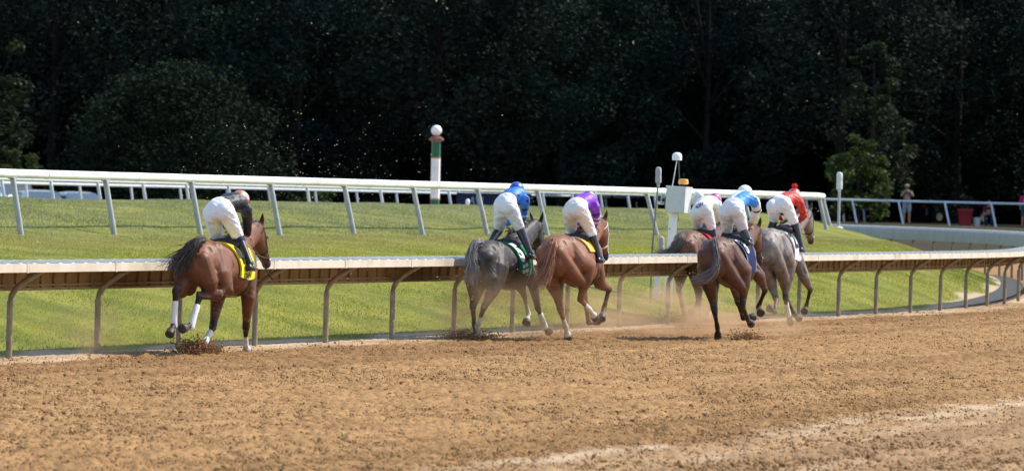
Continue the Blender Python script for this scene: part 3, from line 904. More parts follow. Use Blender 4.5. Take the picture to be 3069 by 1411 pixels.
# ------------------------------------------------------------------ parked cars beyond the turf
M_glass = mat('car_glass', (.05, .075, .09), .05, 1.0, coat=.6)
M_tyre = mat('tyre_rubber', (.02, .02, .02), .85, .2)
M_rim = mat('alloy_rim', (.45, .45, .46), .35, .5, metal=.8)
M_lamp = mat('red_lamp', (.35, .02, .02), .25, .5)
M_trim = mat('black_trim', (.02, .02, .022), .5, .3)
def car(label, loc, rz, paint, L=4.6, Wd=1.8, H=1.45, suv=False):
    root = empty('parked_car', loc, rz); tag(root, label, 'car', 'cars parked beyond the turf course')
    hl = L / 2
    if suv: prof = [(-hl, .35), (-hl, .95), (-hl + .15, 1.05), (-hl + .45, H - .05), (-.4, H), (.45, H - .06), (1.25, 1.05), (hl - .1, .92), (hl, .7), (hl, .35)]
    else: prof = [(-hl, .35), (-hl, .82), (-hl + .35, .92), (-1.25, .95), (-.55, H - .04), (.1, H), (.65, H - .06), (1.5, .93), (hl - .15, .78), (hl, .6), (hl, .35)]
    rings = []
    for yy, k in ((-1, .0), (-.97, .55), (-.9, .95), (-.55, 1), (.55, 1), (.9, .95), (.97, .55), (1, 0)):
        r = []
        for x, z in prof:
            up = max(0, z - .95) / (H - .95)
            r.append((x * (1 if k > .5 else .985), yy * Wd / 2 * (1 - .20 * up), lerp(.62, z, max(k, .75)) if z < .95 else lerp(.95, z, max(k, .9))))
        rings.append(r)
    MB().loft(rings).build('body', paint, root)
    def pane(name, quad, off):
        q = [Vector(p) for p in quad]; nrm = (q[1] - q[0]).cross(q[3] - q[0]).normalized() * off
        MB().add([tuple(p + nrm) for p in q] + [tuple(p - nrm) for p in q], [(0, 1, 2, 3), (7, 6, 5, 4), (0, 4, 5, 1), (1, 5, 6, 2), (2, 6, 7, 3), (3, 7, 4, 0)]).build(name, M_glass, root, smooth=False)
    zt = H - .10; wi = Wd / 2 * .80; wo = Wd / 2 * .95
    fx1, fx0 = (.55, 1.22) if suv else (.72, 1.45)
    rx1, rx0 = (-hl + .50, -hl + .2) if suv else (-.62, -1.22)
    pane('windscreen', [(fx0, -wo * .95, .99), (fx0, wo * .95, .99), (fx1, wi * .95, zt), (fx1, -wi * .95, zt)], .03)
    pane('rear_window', [(rx0, wo * .95, 1.0), (rx0, -wo * .95, 1.0), (rx1, -wi * .95, zt), (rx1, wi * .95, zt)], .03)
    for sy in (-1, 1):
        for a, b in (((fx0 - .18), .08), (0, rx0 + .25)):
            a2 = min(a, fx1 - .04); b2 = max(b, rx1 + .06)
            pane('side_window', [(a, sy * wo * 1.0, 1.0), (b, sy * wo * 1.0, 1.0), (b2, sy * wi * 1.03, zt), (a2, sy * wi * 1.03, zt)], .02)
        MB().box((fx0 - .25, sy * (Wd / 2 + .05), 1.02), (.10, .16, .11), bevel=.03).build('mirror', paint, root)
        for wx in (-hl + .85, hl - .85):
            w = MB().tube([(wx, sy * (Wd / 2 - .2), .32), (wx, sy * (Wd / 2 + .005), .32)], [.32, .32], n=20, round_ends=False).build('wheel', M_tyre, root)
            MB().tube([(wx, sy * (Wd / 2 - .1), .32), (wx, sy * (Wd / 2 + .015), .32)], [.2, .2], n=16, round_ends=False).build('rim', M_rim, w)
        MB().box((-hl + .02, sy * Wd * .38, .82), (.08, .28, .14), bevel=.03).build('tail_lamp', M_lamp, root)
        MB().box((hl - .06, sy * Wd * .36, .70), (.12, .32, .12), bevel=.03).build('headlight', M_ball, root)
        if suv: MB().tube([(-1.5, sy * .6, H + .05), (.3, sy * .6, H + .04)], [.03, .03], n=6).build('roof_bar', M_trim, root)
M_cw = mat('car_paint_white', (.84, .85, .86), .25, .5, coat=.6)
M_cs = mat('car_paint_silver', (.60, .63, .65), .28, .5, metal=.4, coat=.6)
M_cb = mat('car_paint_pale_blue', (.50, .55, .58), .25, .5, metal=.3, coat=.6)
def car_at(label, x, y, rz, paint, **k): car(label, (x, y, float(wood_z(np.array([x]), np.array([y]))[0])), rz, paint, **k)
car_at('white sports utility car with dark roof bars at the left edge', -23.2, 263.5, radians(-62), M_cw, suv=True, H=1.82, L=4.8, Wd=1.9)
car_at('silver saloon car beside the white utility car, roof showing above the turf', -21.5, 258, radians(-68), M_cs, H=1.50)
car_at('pale blue grey saloon car, farther right of the two low cars', -19.8, 258.5, radians(-66), M_cb, H=1.45)
car_at('dark blue car parked under the trees behind the spectators', 22.4, 292, radians(35), mat('car_paint_dark', (.008, .011, .018), .12, .6, coat=1.0), H=1.5)

# bin and bucket by the spectators' rail
M_red = mat('red_plastic', (.24, .008, .014), .45, .4, noise=(6, (.18, .007, .01), .4, .7))
M_bk = mat('white_plastic', (.45, .49, .51), .45, .4, noise=(6, (.5, .53, .55), .4, .7))
zz = lambda x, y: float(wood_z(np.array([x]), np.array([y]))[0])
rb = empty('rubbish_bin', (20.33, 256.2, zz(20.33, 256.2))); tag(rb, 'tapered red plastic bin standing behind the thin rail', 'bin')
MB().lathe([(.25, 0), (.27, .01), (.33, .70), (.335, .72), (.30, .72), (.29, .66), (.22, .03)], (0, 0, 0), n=24).build('tub', M_red, rb)
MB().lathe([(.335, .69), (.36, .70), (.36, .745), (.335, .755), (.315, .73)], (0, 0, 0), n=24).build('rim', M_red, rb)
bkt = empty('bucket', (20.86, 256.4, zz(20.86, 256.4))); tag(bkt, 'small white bucket on the ground right of the red bin', 'bucket')
MB().lathe([(.145, 0), (.15, .01), (.18, .37), (.195, .375), (.195, .40), (.165, .40), (.135, .03)], (0, 0, 0), n=20).build('tub', M_bk, bkt)
MB().tube([(-.185, 0, .36), (-.17, -.09, .27), (0, -.14, .22), (.17, -.09, .27), (.185, 0, .36)], [.006] * 5, n=6).build('handle', M_steel, bkt)

# ------------------------------------------------------------------ people
V3 = lambda p: np.array(p, float)
def unit(v): return v / (np.linalg.norm(v) + 1e-9)
def mid(a, b, t=.5): return V3(a) + (V3(b) - V3(a)) * t

def hand(mb, w, fwd_, up_, side, curl, s=1.0):
    """palm, four unequal curled fingers and a side thumb; w wrist, fwd_ finger direction, up_ back of hand"""
    f = unit(V3(fwd_)); u = unit(V3(up_) - f * np.dot(f, V3(up_))); r = np.cross(f, u) * side
    P = lambda a, b, c: V3(w) + (f * a + r * b + u * c) * s
    mb.tube([P(-.01, 0, 0), P(.04, 0, .002), P(.085, 0, .002)], [(.024 * s, .017 * s), (.038 * s, .016 * s), (.040 * s, .014 * s)], n=10, up=u)
    for i, (b, l) in enumerate(((.030, .072), (.010, .080), (-.011, .074), (-.030, .058))):
        pts = [P(.078, b, .002)]; a = .15
        for seg in (.45, .32, .25):
            a += curl * .62
            pts.append(pts[-1] + (f * cos(a) - u * sin(a)) * l * seg * s)
        mb.tube(pts, [.0095 * s, .009 * s, .0082 * s, .0072 * s], n=7, up=r)
    t0 = P(.02, .030, -.004)
    mb.tube([t0, t0 + (f * .5 + r * .75 - u * .3) * .034 * s, t0 + (f * .9 + r * .75 - u * .75) * .055 * s, t0 + (f * 1.2 + r * .35 - u * 1.1) * .062 * s], [.012 * s, .011 * s, .0095 * s, .008 * s], n=7)

M_skin = mat('skin', (.40, .22, .15), .5, .35, noise=(12, (.34, .18, .12), .4, .7))
M_hair = mat('dark_hair', (.03, .02, .015), .6, .3)
M_boot = mat('black_boot', (.010, .010, .014), .32, .45, coat=.15)

def frame(J):
    lat = unit(V3(J['hipL']) - V3(J['hipR'])); lat2 = unit(V3(J['shL']) - V3(J['shR']))
    sp = unit(V3(J['neck']) - V3(J['pel']))
    return lat, lat2, sp

def torso_rings(J, grow=0.0, t0=-.16, t1=1.0, arch=.05, kp=1.0, ks=1.0):
    lat, lat2, sp = frame(J)
    L = np.linalg.norm(V3(J['neck']) - V3(J['pel']))
    keys = [(-.20, .07, .06), (-.12, .135, .10), (0, .165 * kp, .122 * kp), (.14, .160 * kp, .118 * kp), (.32, .135, .100), (.52, .148, .105), (.72, .170 * ks, .112), (.88, .165 * ks, .100), (.97, .11, .082), (1.04, .062, .06)]
    ks_ = np.array(keys); rings = []
    for t in np.linspace(t0, t1, 12):
        w = np.interp(t, ks_[:, 0], ks_[:, 1]) + grow; d = np.interp(t, ks_[:, 0], ks_[:, 2]) + grow
        l = unit(lat + (lat2 - lat) * np.clip(t, 0, 1)); l = unit(l - sp * np.dot(l, sp))
        n = np.cross(sp, l)
        if n[2] < 0 and abs(sp[2]) < .8: n = -n
        c = V3(J['pel']) + sp * L * t + n * arch * sin(pi * np.clip(t, 0, 1))
        rings.append([c + l * w * cos(a) + n * d * sin(a) for a in np.linspace(0, 2 * pi, 20, endpoint=False)])
    return rings

def head_shape(mb, c, face, up, s=1.0, ear=True):
    f = unit(V3(face)); u = unit(V3(up) - f * np.dot(f, V3(up))); r = np.cross(f, u)
    M = Matrix((r, f, u)).transposed()
    P = lambda a, b, c_: V3(c) + (r * a + f * b + u * c_) * s
    mb.ball(P(0, -.01, .03), (.076 * s, .096 * s, .090 * s), n=16, M=M)
    mb.ball(P(0, .028, -.045), (.058 * s, .066 * s, .075 * s), n=14, M=M)
    mb.tube([P(0, .088, .015), P(0, .105, -.022), P(0, .092, -.034)], [.010 * s, .014 * s, .012 * s], n=8)          # nose
    mb.tube([P(-.024, .082, -.066), P(0, .092, -.066), P(.024, .082, -.066)], [.008 * s, .011 * s, .008 * s], n=6)   # mouth
    mb.ball(P(0, .072, -.105), (.026 * s, .022 * s, .02 * s), n=8, M=M)                                           # chin
    for k in (-1, 1):
        mb.tube([P(k * .045, .078, .030), P(k * .02, .090, .028)], [.012 * s, .010 * s], n=6)                       # brows
        if ear: mb.ball(P(k * .078, -.005, -.012), (.012 * s, .024 * s, .034 * s), n=8, M=M)
    return P, M

def body_mesh(J, face, headup, m, loc, rz, name='person', curl=.9, handdir=None, foot=None):
    mb = MB()
    mb.loft(torso_rings(J, 0, -.18, 1.03, arch=.03))
    mb.tube([V3(J['neck']) - unit(V3(J['head']) - V3(J['neck'])) * .05, mid(J['neck'], J['head'], .6)], [.062, .055], n=12)
    head_shape(mb, J['head'], face, headup)
    for sd, k in (('L', 1), ('R', -1)):
        mb.tube([J['sh' + sd], mid(J['sh' + sd], J['el' + sd]), J['el' + sd], mid(J['el' + sd], J['ha' + sd], .4), mid(J['el' + sd], J['ha' + sd], .88)], [.056, .046, .040, .038, .026], n=10)
        d = V3(J['ha' + sd]) - V3(J['el' + sd]) if handdir is None else V3(handdir)
        hand(mb, mid(J['el' + sd], J['ha' + sd], .9), d, (0, 0, 1) if abs(unit(d)[2]) < .85 else (0, k, .2), -k, curl)
        mb.ball(J['hip' + sd], .098, n=14)
        mb.tube([J['hip' + sd], mid(J['hip' + sd], J['kn' + sd]), J['kn' + sd], mid(J['kn' + sd], J['an' + sd], .3), mid(J['kn' + sd], J['an' + sd], .7), J['an' + sd]], [.092, .078, .056, .056, .042, .036], n=12)
        ft = V3(J['an' + sd]); fd = V3(foot if foot is not None else (1, 0, -.1)); fd = unit(fd)
        mb.tube([ft - fd * .04 + V3((0, 0, -.04)), ft + fd * .07 + V3((0, 0, -.05)), ft + fd * .17 + V3((0, 0, -.06))], [(.034, .03), (.042, .028), (.036, .02)], n=10)
    o = mb.fuse(name, m, None, voxel=.0075, smooth=2)
    o.location = loc; o.rotation_euler = (0, 0, rz)
    return o

def face_bits(o, J, face, up, goggles=None):
    f = unit(V3(face)); u = unit(V3(up) - f * np.dot(f, V3(up))); r = np.cross(f, u)
    P = lambda a, b, c_: V3(J['head']) + r * a + f * b + u * c_
    b = MB()
    for k in (-1, 1): b.ball(P(k * .031, .082, .008), .012, n=8)
    b.build('eyes', M_dark, o)
    if goggles:
        MB().tube([P(-.085, .0, .02), P(-.06, .075, .012), P(0, .105, .01), P(.06, .075, .012), P(.085, .0, .02)], [(.012, .026)] * 5, n=8, up=u).build('goggles', goggles, o)

# spectators on the right
def standing(h=1.72, arms='down', sit=False):
    s = h / 1.72
    J = dict(pel=(0, 0, .96), neck=(0, 0, 1.44), head=(.02, 0, 1.60), shL=(0, .18, 1.39), shR=(0, -.18, 1.39), hipL=(0, .09, .92), hipR=(0, -.09, .92),
             knL=(.03, .11, .49), knR=(.04, -.11, .49), anL=(-.01, .12, .08), anR=(.0, -.12, .08), elL=(.02, .24, 1.11), elR=(.02, -.24, 1.11), haL=(.10, .23, .86), haR=(.10, -.23, .86))
    if arms == 'camera': J.update(elL=(.16, .25, 1.22), elR=(.16, -.25, 1.22), haL=(.24, .06, 1.50), haR=(.24, -.06, 1.50))
    if sit:
        J.update(pel=(0, 0, .47), neck=(.10, 0, .94), head=(.15, 0, 1.10), shL=(.08, .18, .90), shR=(.08, -.18, .90), hipL=(0, .09, .45), hipR=(0, -.09, .45), knL=(.42, .13, .50), knR=(.42, -.13, .50),
                 anL=(.40, .13, .08), anR=(.40, -.13, .08), elL=(.16, .24, .66), elR=(.16, -.24, .66), haL=(.36, .14, .56), haR=(.36, -.14, .56))
    return {k: tuple(np.array(v) * s) for k, v in J.items()}
def dress(o, J, top, bottom, shorts=True):
    mb = MB(); mb.loft(torso_rings(J, .016, -.02, .99))
    for sd in 'LR': mb.tube([J['sh' + sd], mid(J['sh' + sd], J['el' + sd], .85)], [.068, .060], n=10)
    mb.fuse('shirt', top, o, voxel=.012, smooth=3)
    mb = MB(); mb.loft(torso_rings(J, .02, -.2, .16))
    for sd in 'LR':
        end = [mid(J['hip' + sd], J['kn' + sd], .85)] if shorts else [J['kn' + sd], mid(J['kn' + sd], J['an' + sd], .9)]
        mb.ball(J['hip' + sd], .112, n=12)
        mb.tube([J['hip' + sd]] + end, [.106] + ([.09] if shorts else [.075, .065]), n=12)
    mb.fuse('shorts' if shorts else 'trousers', bottom, o, voxel=.012, smooth=3)
    sh = MB()
    for sd in 'LR':
        a = V3(J['an' + sd]); sh.tube([a + V3((-.06, 0, -.035)), a + V3((.06, 0, -.045)), a + V3((.17, 0, -.055))], [(.045, .045), (.05, .038), (.042, .028)], n=10)
    sh.build('shoes', M_dark, o)
cl = lambda n, c, c2: mat(n, c, .8, .15, noise=(8, c2, .35, .7), bump=(14, .5, .02))
def spectator(label, x, y, J, top, bottom, rz, shorts=True, hat=None, hair=True):
    z = zz(x, y)
    f = (1, 0, -.05)
    o = body_mesh(J, f, (0, 0, 1), M_skin, (x, y, z), rz, curl=.8, foot=(1, 0, -.05))
    tag(o, label, 'person', 'spectators behind the rail')
    face_bits(o, J, f, (0, 0, 1)); dress(o, J, top, bottom, shorts)
    hd = V3(J['head'])
    if hat: 
        MB().lathe([(.100, .035), (.104, .07), (.09, .12), (.05, .145), (.01, .15)], (hd[0] - .01, hd[1], hd[2] - .01), n=16).build('cap', hat, o)
        MB().box((hd[0] + .13, hd[1], hd[2] + .035), (.13, .14, .012), bevel=.005).build('cap_peak', hat, o)
    else:
        MB().ball((hd[0] - .02, hd[1], hd[2] + .045), (.100, .086, .085), n=14).build('hair', M_hair, o)
    return o
back_to = radians(-90)                          # facing the camera
J = standing(1.80, 'camera')
p1 = spectator('standing spectator in white shorts holding a camera to the face', 17.75, 257.0, J, cl('grey_shirt', (.15, .145, .12), (.10, .10, .09)), cl('white_shorts', (.26, .28, .29), (.2, .22, .23)), back_to, hat=cl('tan_cap', (.30, .27, .22), (.2, .18, .15)))
pc = MB().box((.33, 0, 1.66), (.08, .13, .09), bevel=.012).tube([(.36, 0, 1.66), (.44, 0, 1.66)], [.035, .035], n=12).build('camera_body', M_dark)
pc.name = 'photo_camera'; pc.location = p1.location; pc.rotation_euler = p1.rotation_euler; tag(pc, 'small black camera held up by the spectator in white shorts', 'camera')
J = standing(1.66, sit=True)
spectator('seated spectator in a dark red top right of the white bucket', 21.45, 257.2, J, cl('maroon_top', (.13, .012, .035), (.09, .01, .025)), cl('navy_trousers', (.012, .025, .07), (.01, .02, .05)), back_to, shorts=False)
st = empty('folding_stool', (21.45, 257.25, zz(21.45, 257.25)), back_to); tag(st, 'dark folding stool under the seated spectator', 'stool')
MB().box((0, 0, .34), (.36, .38, .03), bevel=.01).build('seat', M_dark, st)
for a, b in ((-1, 1), (1, -1)):
    for yy in (-.17, .17): MB().tube([(a * .15, yy, .0), (b * .15, yy, .33)], [.012, .012], n=6).build('leg', M_steel, st)
J = standing(1.70)
spectator('standing spectator in a bright pink top at the right edge', 23.05, 256.6, J, cl('pink_top', (.40, .02, .10), (.32, .015, .08)), cl('teal_shorts', (.03, .09, .10), (.02, .06, .08)), back_to, hat=cl('blue_cap', (.02, .03, .18), (.015, .02, .12)))
# ------------------------------------------------------------------ race horses and jockeys
def horse_torso(S):
    tab = np.array([  # x, top, bottom, half width
        (-.45, 1.24, 1.05, .07), (-.41, 1.32, .95, .16), (-.28, 1.415, .89, .225), (-.12, 1.462, .875, .262), (.05, 1.478, .87, .278), (.20, 1.462, .87, .282),
        (.38, 1.425, .85, .280), (.55, 1.405, .80, .292), (.75, 1.418, .75, .298), (.92, 1.465, .735, .283), (1.05, 1.500, .74, .26), (1.18, 1.47, .78, .23),
        (1.30, 1.38, .86, .175), (1.39, 1.24, .96, .09)]) * np.array([1, S, S, 1.0])
    return tab
def ring_pt(tab, x, t, off=0.0, dz=0.0):
    """point on the barrel: t = angle, 90 deg = spine, 0 = right side, -90 = belly"""
    top = np.interp(x, tab[:, 0], tab[:, 1]); bot = np.interp(x, tab[:, 0], tab[:, 2]); w = np.interp(x, tab[:, 0], tab[:, 3])
    c = (top + bot) / 2; h = (top - bot) / 2
    s, co = np.sin(t), np.cos(t)
    n = 2.25
    yy = -np.sign(co) * np.abs(co) ** (2 / n) * (w * (1 - .14 * s) + off)
    z = c + np.sign(s) * np.abs(s) ** (2 / n) * (h + off) + dz
    return x, yy, z

def strands(roots, paths, r0, n_side=3):
    pass

def hair_mesh(name, guides, n, spread0, spread1, width, m, parent, c0, c1, seed=0, wave=.02, tmin=.55):
    """locks of hair: tapered three sided strands following a guide line"""
    g = np.random.default_rng(seed)
    G = np.array(guides, float); K = 12
    tt = np.linspace(0, 1, len(G))
    V_, F_, C_ = [], [], []
    base = 0
    for i in range(n):
        end = g.uniform(tmin, 1.0)
        o0 = g.normal(0, 1, 3) * spread0; o1 = g.normal(0, 1, 3) * spread1
        ph = g.uniform(0, 6.28, 3); fr = g.uniform(3, 8)
        ts = np.linspace(0, end, K)
        P = np.stack([np.interp(ts, tt, G[:, k]) for k in range(3)], -1)
        P = P + o0 + (o1 - o0) * (ts[:, None] ** 1.2) + wave * np.sin(ts[:, None] * fr + ph) * ts[:, None]
        w = width * g.uniform(.35, .95) * (1 - .85 * (ts / end) ** 2)
        T = np.gradient(P, axis=0); T /= np.linalg.norm(T, axis=1)[:, None] + 1e-9
        A = np.cross(T, g.normal(0, 1, 3)); A /= np.linalg.norm(A, axis=1)[:, None] + 1e-9
        B = np.cross(T, A)
        ring = np.stack([P + (A * cos(a) + B * sin(a)) * w[:, None] for a in (0, 2.09, 4.19)], 1)
        V_.append(ring.reshape(-1, 3))
        for k in range(K - 1):
            for j in range(3):
                a = base + k * 3 + j; b = base + k * 3 + (j + 1) % 3
                F_.append((a, b, b + 3, a + 3))
        c = np.array(c0) + (np.array(c1) - np.array(c0)) * np.clip(ts[:, None] * .7 + g.uniform(-.15, .5), 0, 1)
        C_.append(np.repeat(c, 3, 0))
        base += K * 3
    return mesh_np(name, np.concatenate(V_), np.array(F_), m, parent, smooth=True, tint=np.concatenate(C_))

M_coat = attr_mat('horse_coat', rough=.52, spec=.27, noise=.22, nscale=6, bump=(12, .15, .012))
M_grey = attr_mat('dapple_coat', rough=.54, spec=.27, noise=.38, nscale=9, bump=(12, .15, .012))
M_mane = attr_mat('horse_hair', rough=.45, spec=.45, noise=.1, trans=.12)
M_leather = mat('dark_leather', (.022, .014, .010), .4, .45)
M_tan = mat('tan_leather', (.17, .075, .03), .5, .4)
M_wrap = mat('white_bandage', (.74, .72, .70), .85, .1, bump=(60, .5, .006), noise=(14, (.55, .50, .46), .5, .8))
M_metal = mat('polished_steel', (.6, .6, .62), .22, .6, metal=1.0)

def seg_dist(P, a, b):
    a, b = V3(a), V3(b); d = b - a; t = np.clip(((P - a) @ d) / (d @ d), 0, 1)
    return np.linalg.norm(P - a - t[:, None] * d, axis=1), t

def make_horse(D_, label, coat, dark, low, coatm, tail, mane_c, wraps=(), socks=(), cloth=None, bridle_m=None, rein_m=None, noseband=None, blaze=None, belly=None, seed=0, girth_m=None):
    O = D_['O']; th = radians(D_['th']); rz = pi / 2 - th
    zc = D_['zc']; S = float(np.clip(zc / 1.478, .965, 1.045)); dz = zc - 1.478 * S
    tab = horse_torso(S)
    mb = MB()
    rings = []
    for x in np.concatenate([[-.45, -.41, -.34, -.27, -.2], np.arange(-.12, 1.3, .085), [1.30, 1.35, 1.39]]):
        rings.append([ring_pt(tab, x, t, 0, dz) for t in np.linspace(0, 2 * pi, 28, endpoint=False)])
    mb.loft(rings)
    up = lambda x, y, z: np.array([x, y, z * S + dz])
    for sd, sy in (('L', 1), ('R', -1)):
        hs = D_[sd + 'H']
        st, hk, ft, ho = [V3(p) for p in hs[1:]]
        hip = up(-.02, sy * .135, 1.20)
        # haunch, thigh and gaskin
        mb.tube([up(.04, sy * .11, 1.30), hip * .55 + st * .45 + V3((-.03, sy * .015, .0)), st + V3((-.02, -sy * .02, .03)), mid(st, hk, .35) + V3((-.02, 0, 0)), mid(st, hk, .75), hk], [(.165, .165), (.165, .195), (.130, .160), (.092, .120), (.056, .074), (.049, .062)], n=16, up=(1, 0, .2))
        mb.tube([up(-.33, sy * .10, 1.22), up(-.33, sy * .12, 1.02) * .6 + mid(st, hk, .3) * .4, mid(st, hk, .55) + V3((-.03, 0, .01))], [.120, .130, .070], n=12)
        d = unit(hk - st); c = unit(ft - hk); back_ = unit(d - c)
        mb.tube([hk + back_ * .012 - d * .05, hk + back_ * .045 , hk + back_ * .022 + c * .07], [.026, .030, .024], n=8)
        mb.tube([hk, mid(hk, ft, .22), mid(hk, ft, .6), ft - c * .02, ft], [(.046, .055), (.036, .043), (.031, .037), (.039, .043), (.041, .045)], n=12, up=(1, 0, .2))
        f0 = ft; h1 = ho
        pd = unit(h1 - f0); L = np.linalg.norm(h1 - f0)
        mb.tube([f0, f0 + pd * L * .45], [.039, .034], n=10)
        mb.tube([f0 + pd * L * .42, f0 + pd * L * .62, f0 + pd * (L * 1.0)], [.042, .055, .066], n=12, round_ends=False)
        # shoulder, forearm, knee
        fs = D_[sd + 'F']; el, kn, fe, fo = [V3(p) for p in fs[1:]]
        sh = up(1.24, sy * .135, 1.08)
        mb.tube([up(1.0, sy * .115, 1.36), up(1.14, sy * .14, 1.22), sh, mid(sh, el, .6) + V3((-.02, 0, 0)), el, mid(el, kn, .3), mid(el, kn, .75), kn], [(.10, .14), (.115, .15), (.105, .135), (.10, .125), (.092, .108), (.073, .086), (.050, .058), (.049, .054)], n=14, up=(1, 0, .3))
        c = unit(fe - kn)
        mb.tube([kn - unit(kn - el) * .03, kn, kn + c * .05], [.040, .046, .036], n=10)
        mb.tube([kn, mid(kn, fe, .25), mid(kn, fe, .6), fe], [(.042, .046), (.033, .038), (.031, .035), (.041, .044)], n=12, up=(1, 0, .2))
        pd = unit(fo - fe); L = np.linalg.norm(fo - fe)
        mb.tube([fe, fe + pd * L * .45], [.039, .034], n=10)
        mb.tube([fe + pd * L * .42, fe + pd * L * .62, fe + pd * L], [.042, .056, .068], n=12, round_ends=False)
    # chest muscle and belly
    for sy in (-1, 1): mb.ball(up(1.30, sy * .075, 1.12), (.10, .085, .15), n=12)
    # neck and head
    poll, muz = V3(D_['poll']), V3(D_['muz'])
    nb = up(1.02, 0, 1.30); n2 = up(1.26, 0, 1.32)
    pc = poll + V3((-.05, 0, -.09))
    ax = unit(pc - nb)
    ps = [nb, mid(nb, pc, .3) + V3((.01, 0, -.015)), mid(nb, pc, .62), pc]
    mb.tube(ps, [(.165, .26), (.13, .22), (.10, .17), (.082, .135)], n=16, up=(-.3, 0, 1))
    hd = unit(muz - poll); face = V3((0, 0, 1)) - hd * hd[2]; face = unit(face)
    HL_ = float(np.clip(np.linalg.norm(muz - poll) * 1.06, .57, .64)); HW = 1.16
    Hp = lambda a, b, c=0.0: poll + hd * HL_ * a + face * b + unit(np.cross(hd, face)) * c
    hr = [(a, b * HW, w * HW, h * HW) for a, b, w, h in [(.0, -.075, .062, .085), (.12, -.075, .080, .118), (.28, -.085, .088, .140), (.42, -.078, .078, .120), (.58, -.065, .058, .088), (.75, -.056, .046, .068), (.88, -.052, .050, .066), (.97, -.058, .048, .058), (1.02, -.062, .036, .04)]]
    side = unit(np.cross(hd, face))
    mb.loft([[Hp(a, b) + side * w * cos(q) + face * h * sin(q) for q in np.linspace(0, 2 * pi, 16, endpoint=False)] for a, b, w, h in hr])
    for k in (-1, 1):
        e0 = Hp(.03, -.01, k * .052)
        ed = unit(-hd * .75 + face * .15 + side * k * .22)
        mb.tube([e0 - ed * .03, e0 + ed * .06, e0 + ed * .12, e0 + ed * .185], [(.032, .023), (.036, .022), (.026, .015), (.005, .005)], n=10, round_ends=False)
        mb.ball(Hp(.95, -.035, k * .036), .017, n=8)
        mb.tube([Hp(.20, -.02, k * .066), Hp(.30, -.035, k * .078)], [.022, .018], n=8)
    body = mb.fuse('race_horse', coatm, None, voxel=.0125, smooth=5)
    body.location = (O[0], O[1], 0); body.rotation_euler = (0, 0, rz)
    tag(body, label, 'horse', 'racing thoroughbreds')
    # grooves between the muscles, point of the hip
    P = coords(body.data); n = len(P)
    N_ = np.empty(n * 3, dtype=np.float32); body.data.vertices.foreach_get('normal', N_); N_ = N_.reshape(-1, 3)
    dsp = np.zeros(n)
    for sd, sy in (('L', 1), ('R', -1)):
        st, hk = V3(D_[sd + 'H'][1]), V3(D_[sd + 'H'][2]); el = V3(D_[sd + 'F'][1])
        for line, dep, wd in (([up(-.20, sy * .16, 1.38), up(-.22, sy * .21, 1.18), mid(st, hk, .2) + V3((-.06, sy * .03, .05))], .016, .024),
                              ([up(-.02, sy * .20, 1.40), up(-.05, sy * .25, 1.20), st + V3((-.09, sy * .06, .08))], .011, .022),
                              ([up(.33, sy * .22, 1.34), up(.33, sy * .27, 1.14), st + V3((.12, sy * .04, .06))], .022, .030),
                              ([up(.86, sy * .18, 1.40), up(.98, sy * .25, 1.15), el + V3((-.10, sy * .03, .08))], .014, .026),
                              ([up(1.12, sy * .15, 1.40), up(1.20, sy * .19, 1.2), el + V3((.08, sy * .03, .12))], .010, .022),
                              ([up(-.30, 0, 1.42), up(.0, 0, 1.478), up(.35, 0, 1.43)], .008, .020)):
            for a, b in zip(line[:-1], line[1:]):
                d, t = seg_dist(P, a, b); dsp = np.minimum(dsp, -1.35 * dep * np.exp(-(d / wd) ** 2))
        d = np.linalg.norm(P - up(.25, sy * .235, 1.36), axis=1); dsp += .016 * np.exp(-(d / .055) ** 2)
        for i in range(7):
            x = .42 + .065 * i
            d, t = seg_dist(P, up(x + .04, sy * .24, 1.28), up(x - .02, sy * .27, .96)); dsp -= .0035 * np.exp(-(d / .014) ** 2)
    P = P + N_ * dsp[:, None]
    body.data.vertices.foreach_set('co', P.astype(np.float32).ravel()); body.data.update()
    # coat pattern of the animal
    nz = vnoise(P[:, 0] * 5 + 50, P[:, 2] * 5 + P[:, 1] * 4 + seed, seed) - .5
    col = np.tile(np.array(coat), (n, 1))
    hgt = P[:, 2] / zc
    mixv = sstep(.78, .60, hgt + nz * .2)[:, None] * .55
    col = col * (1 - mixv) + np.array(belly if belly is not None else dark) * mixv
    patch = sstep(.1, .45, nz)[:, None] * .35
    col = col * (1 - patch) + np.array(dark) * patch
    for leg in ('LH', 'RH', 'LF', 'RF'):
        j = [V3(p) for p in D_[leg][1:]]
        hoofL = np.linalg.norm(j[3] - j[2])
        d1, t1 = seg_dist(P, j[0], j[1]); d2, t2 = seg_dist(P, j[1], j[2]); d3, t3 = seg_dist(P, j[2], j[3] + unit(j[3] - j[2]) * .05)
        near = (d2 < .085) | (d3 < .085)
        k = np.maximum(sstep(.68, .95, t1 + nz * .25) * (d1 < .085) * (t1 > .5), near * 1.0)[:, None]
        lc = np.array(low.get(leg, low['all']))
        col = col * (1 - k) + lc * k
        if leg in socks:
            k = ((d2 < .075) & (t2 > .45) & (d2 <= d1) | (d3 < .075) & (t3 < .62))[:, None] * 1.0
            col = col * (1 - k) + np.array((.55, .50, .46)) * k
        k = ((d3 < .085) & (t3 > .52) & (d3 < d2))[:, None] * 1.0
        col = col * (1 - k) + np.array((.055, .045, .040)) * k
    # head: dark muzzle and ear tips
    da = ((P - poll) @ hd) / HL_; dp = np.linalg.norm(P - (poll + np.outer(da * HL_, hd)), axis=1)
    k = (sstep(.72, .95, da) * (dp < .2))[:, None]; col = col * (1 - k) + np.array((.035, .028, .026)) * k
    k = ((da < -.06) & (dp < .2) & (P[:, 0] > 1.6))[:, None] * .8; col = col * (1 - k) + np.array((.02, .014, .012)) * k
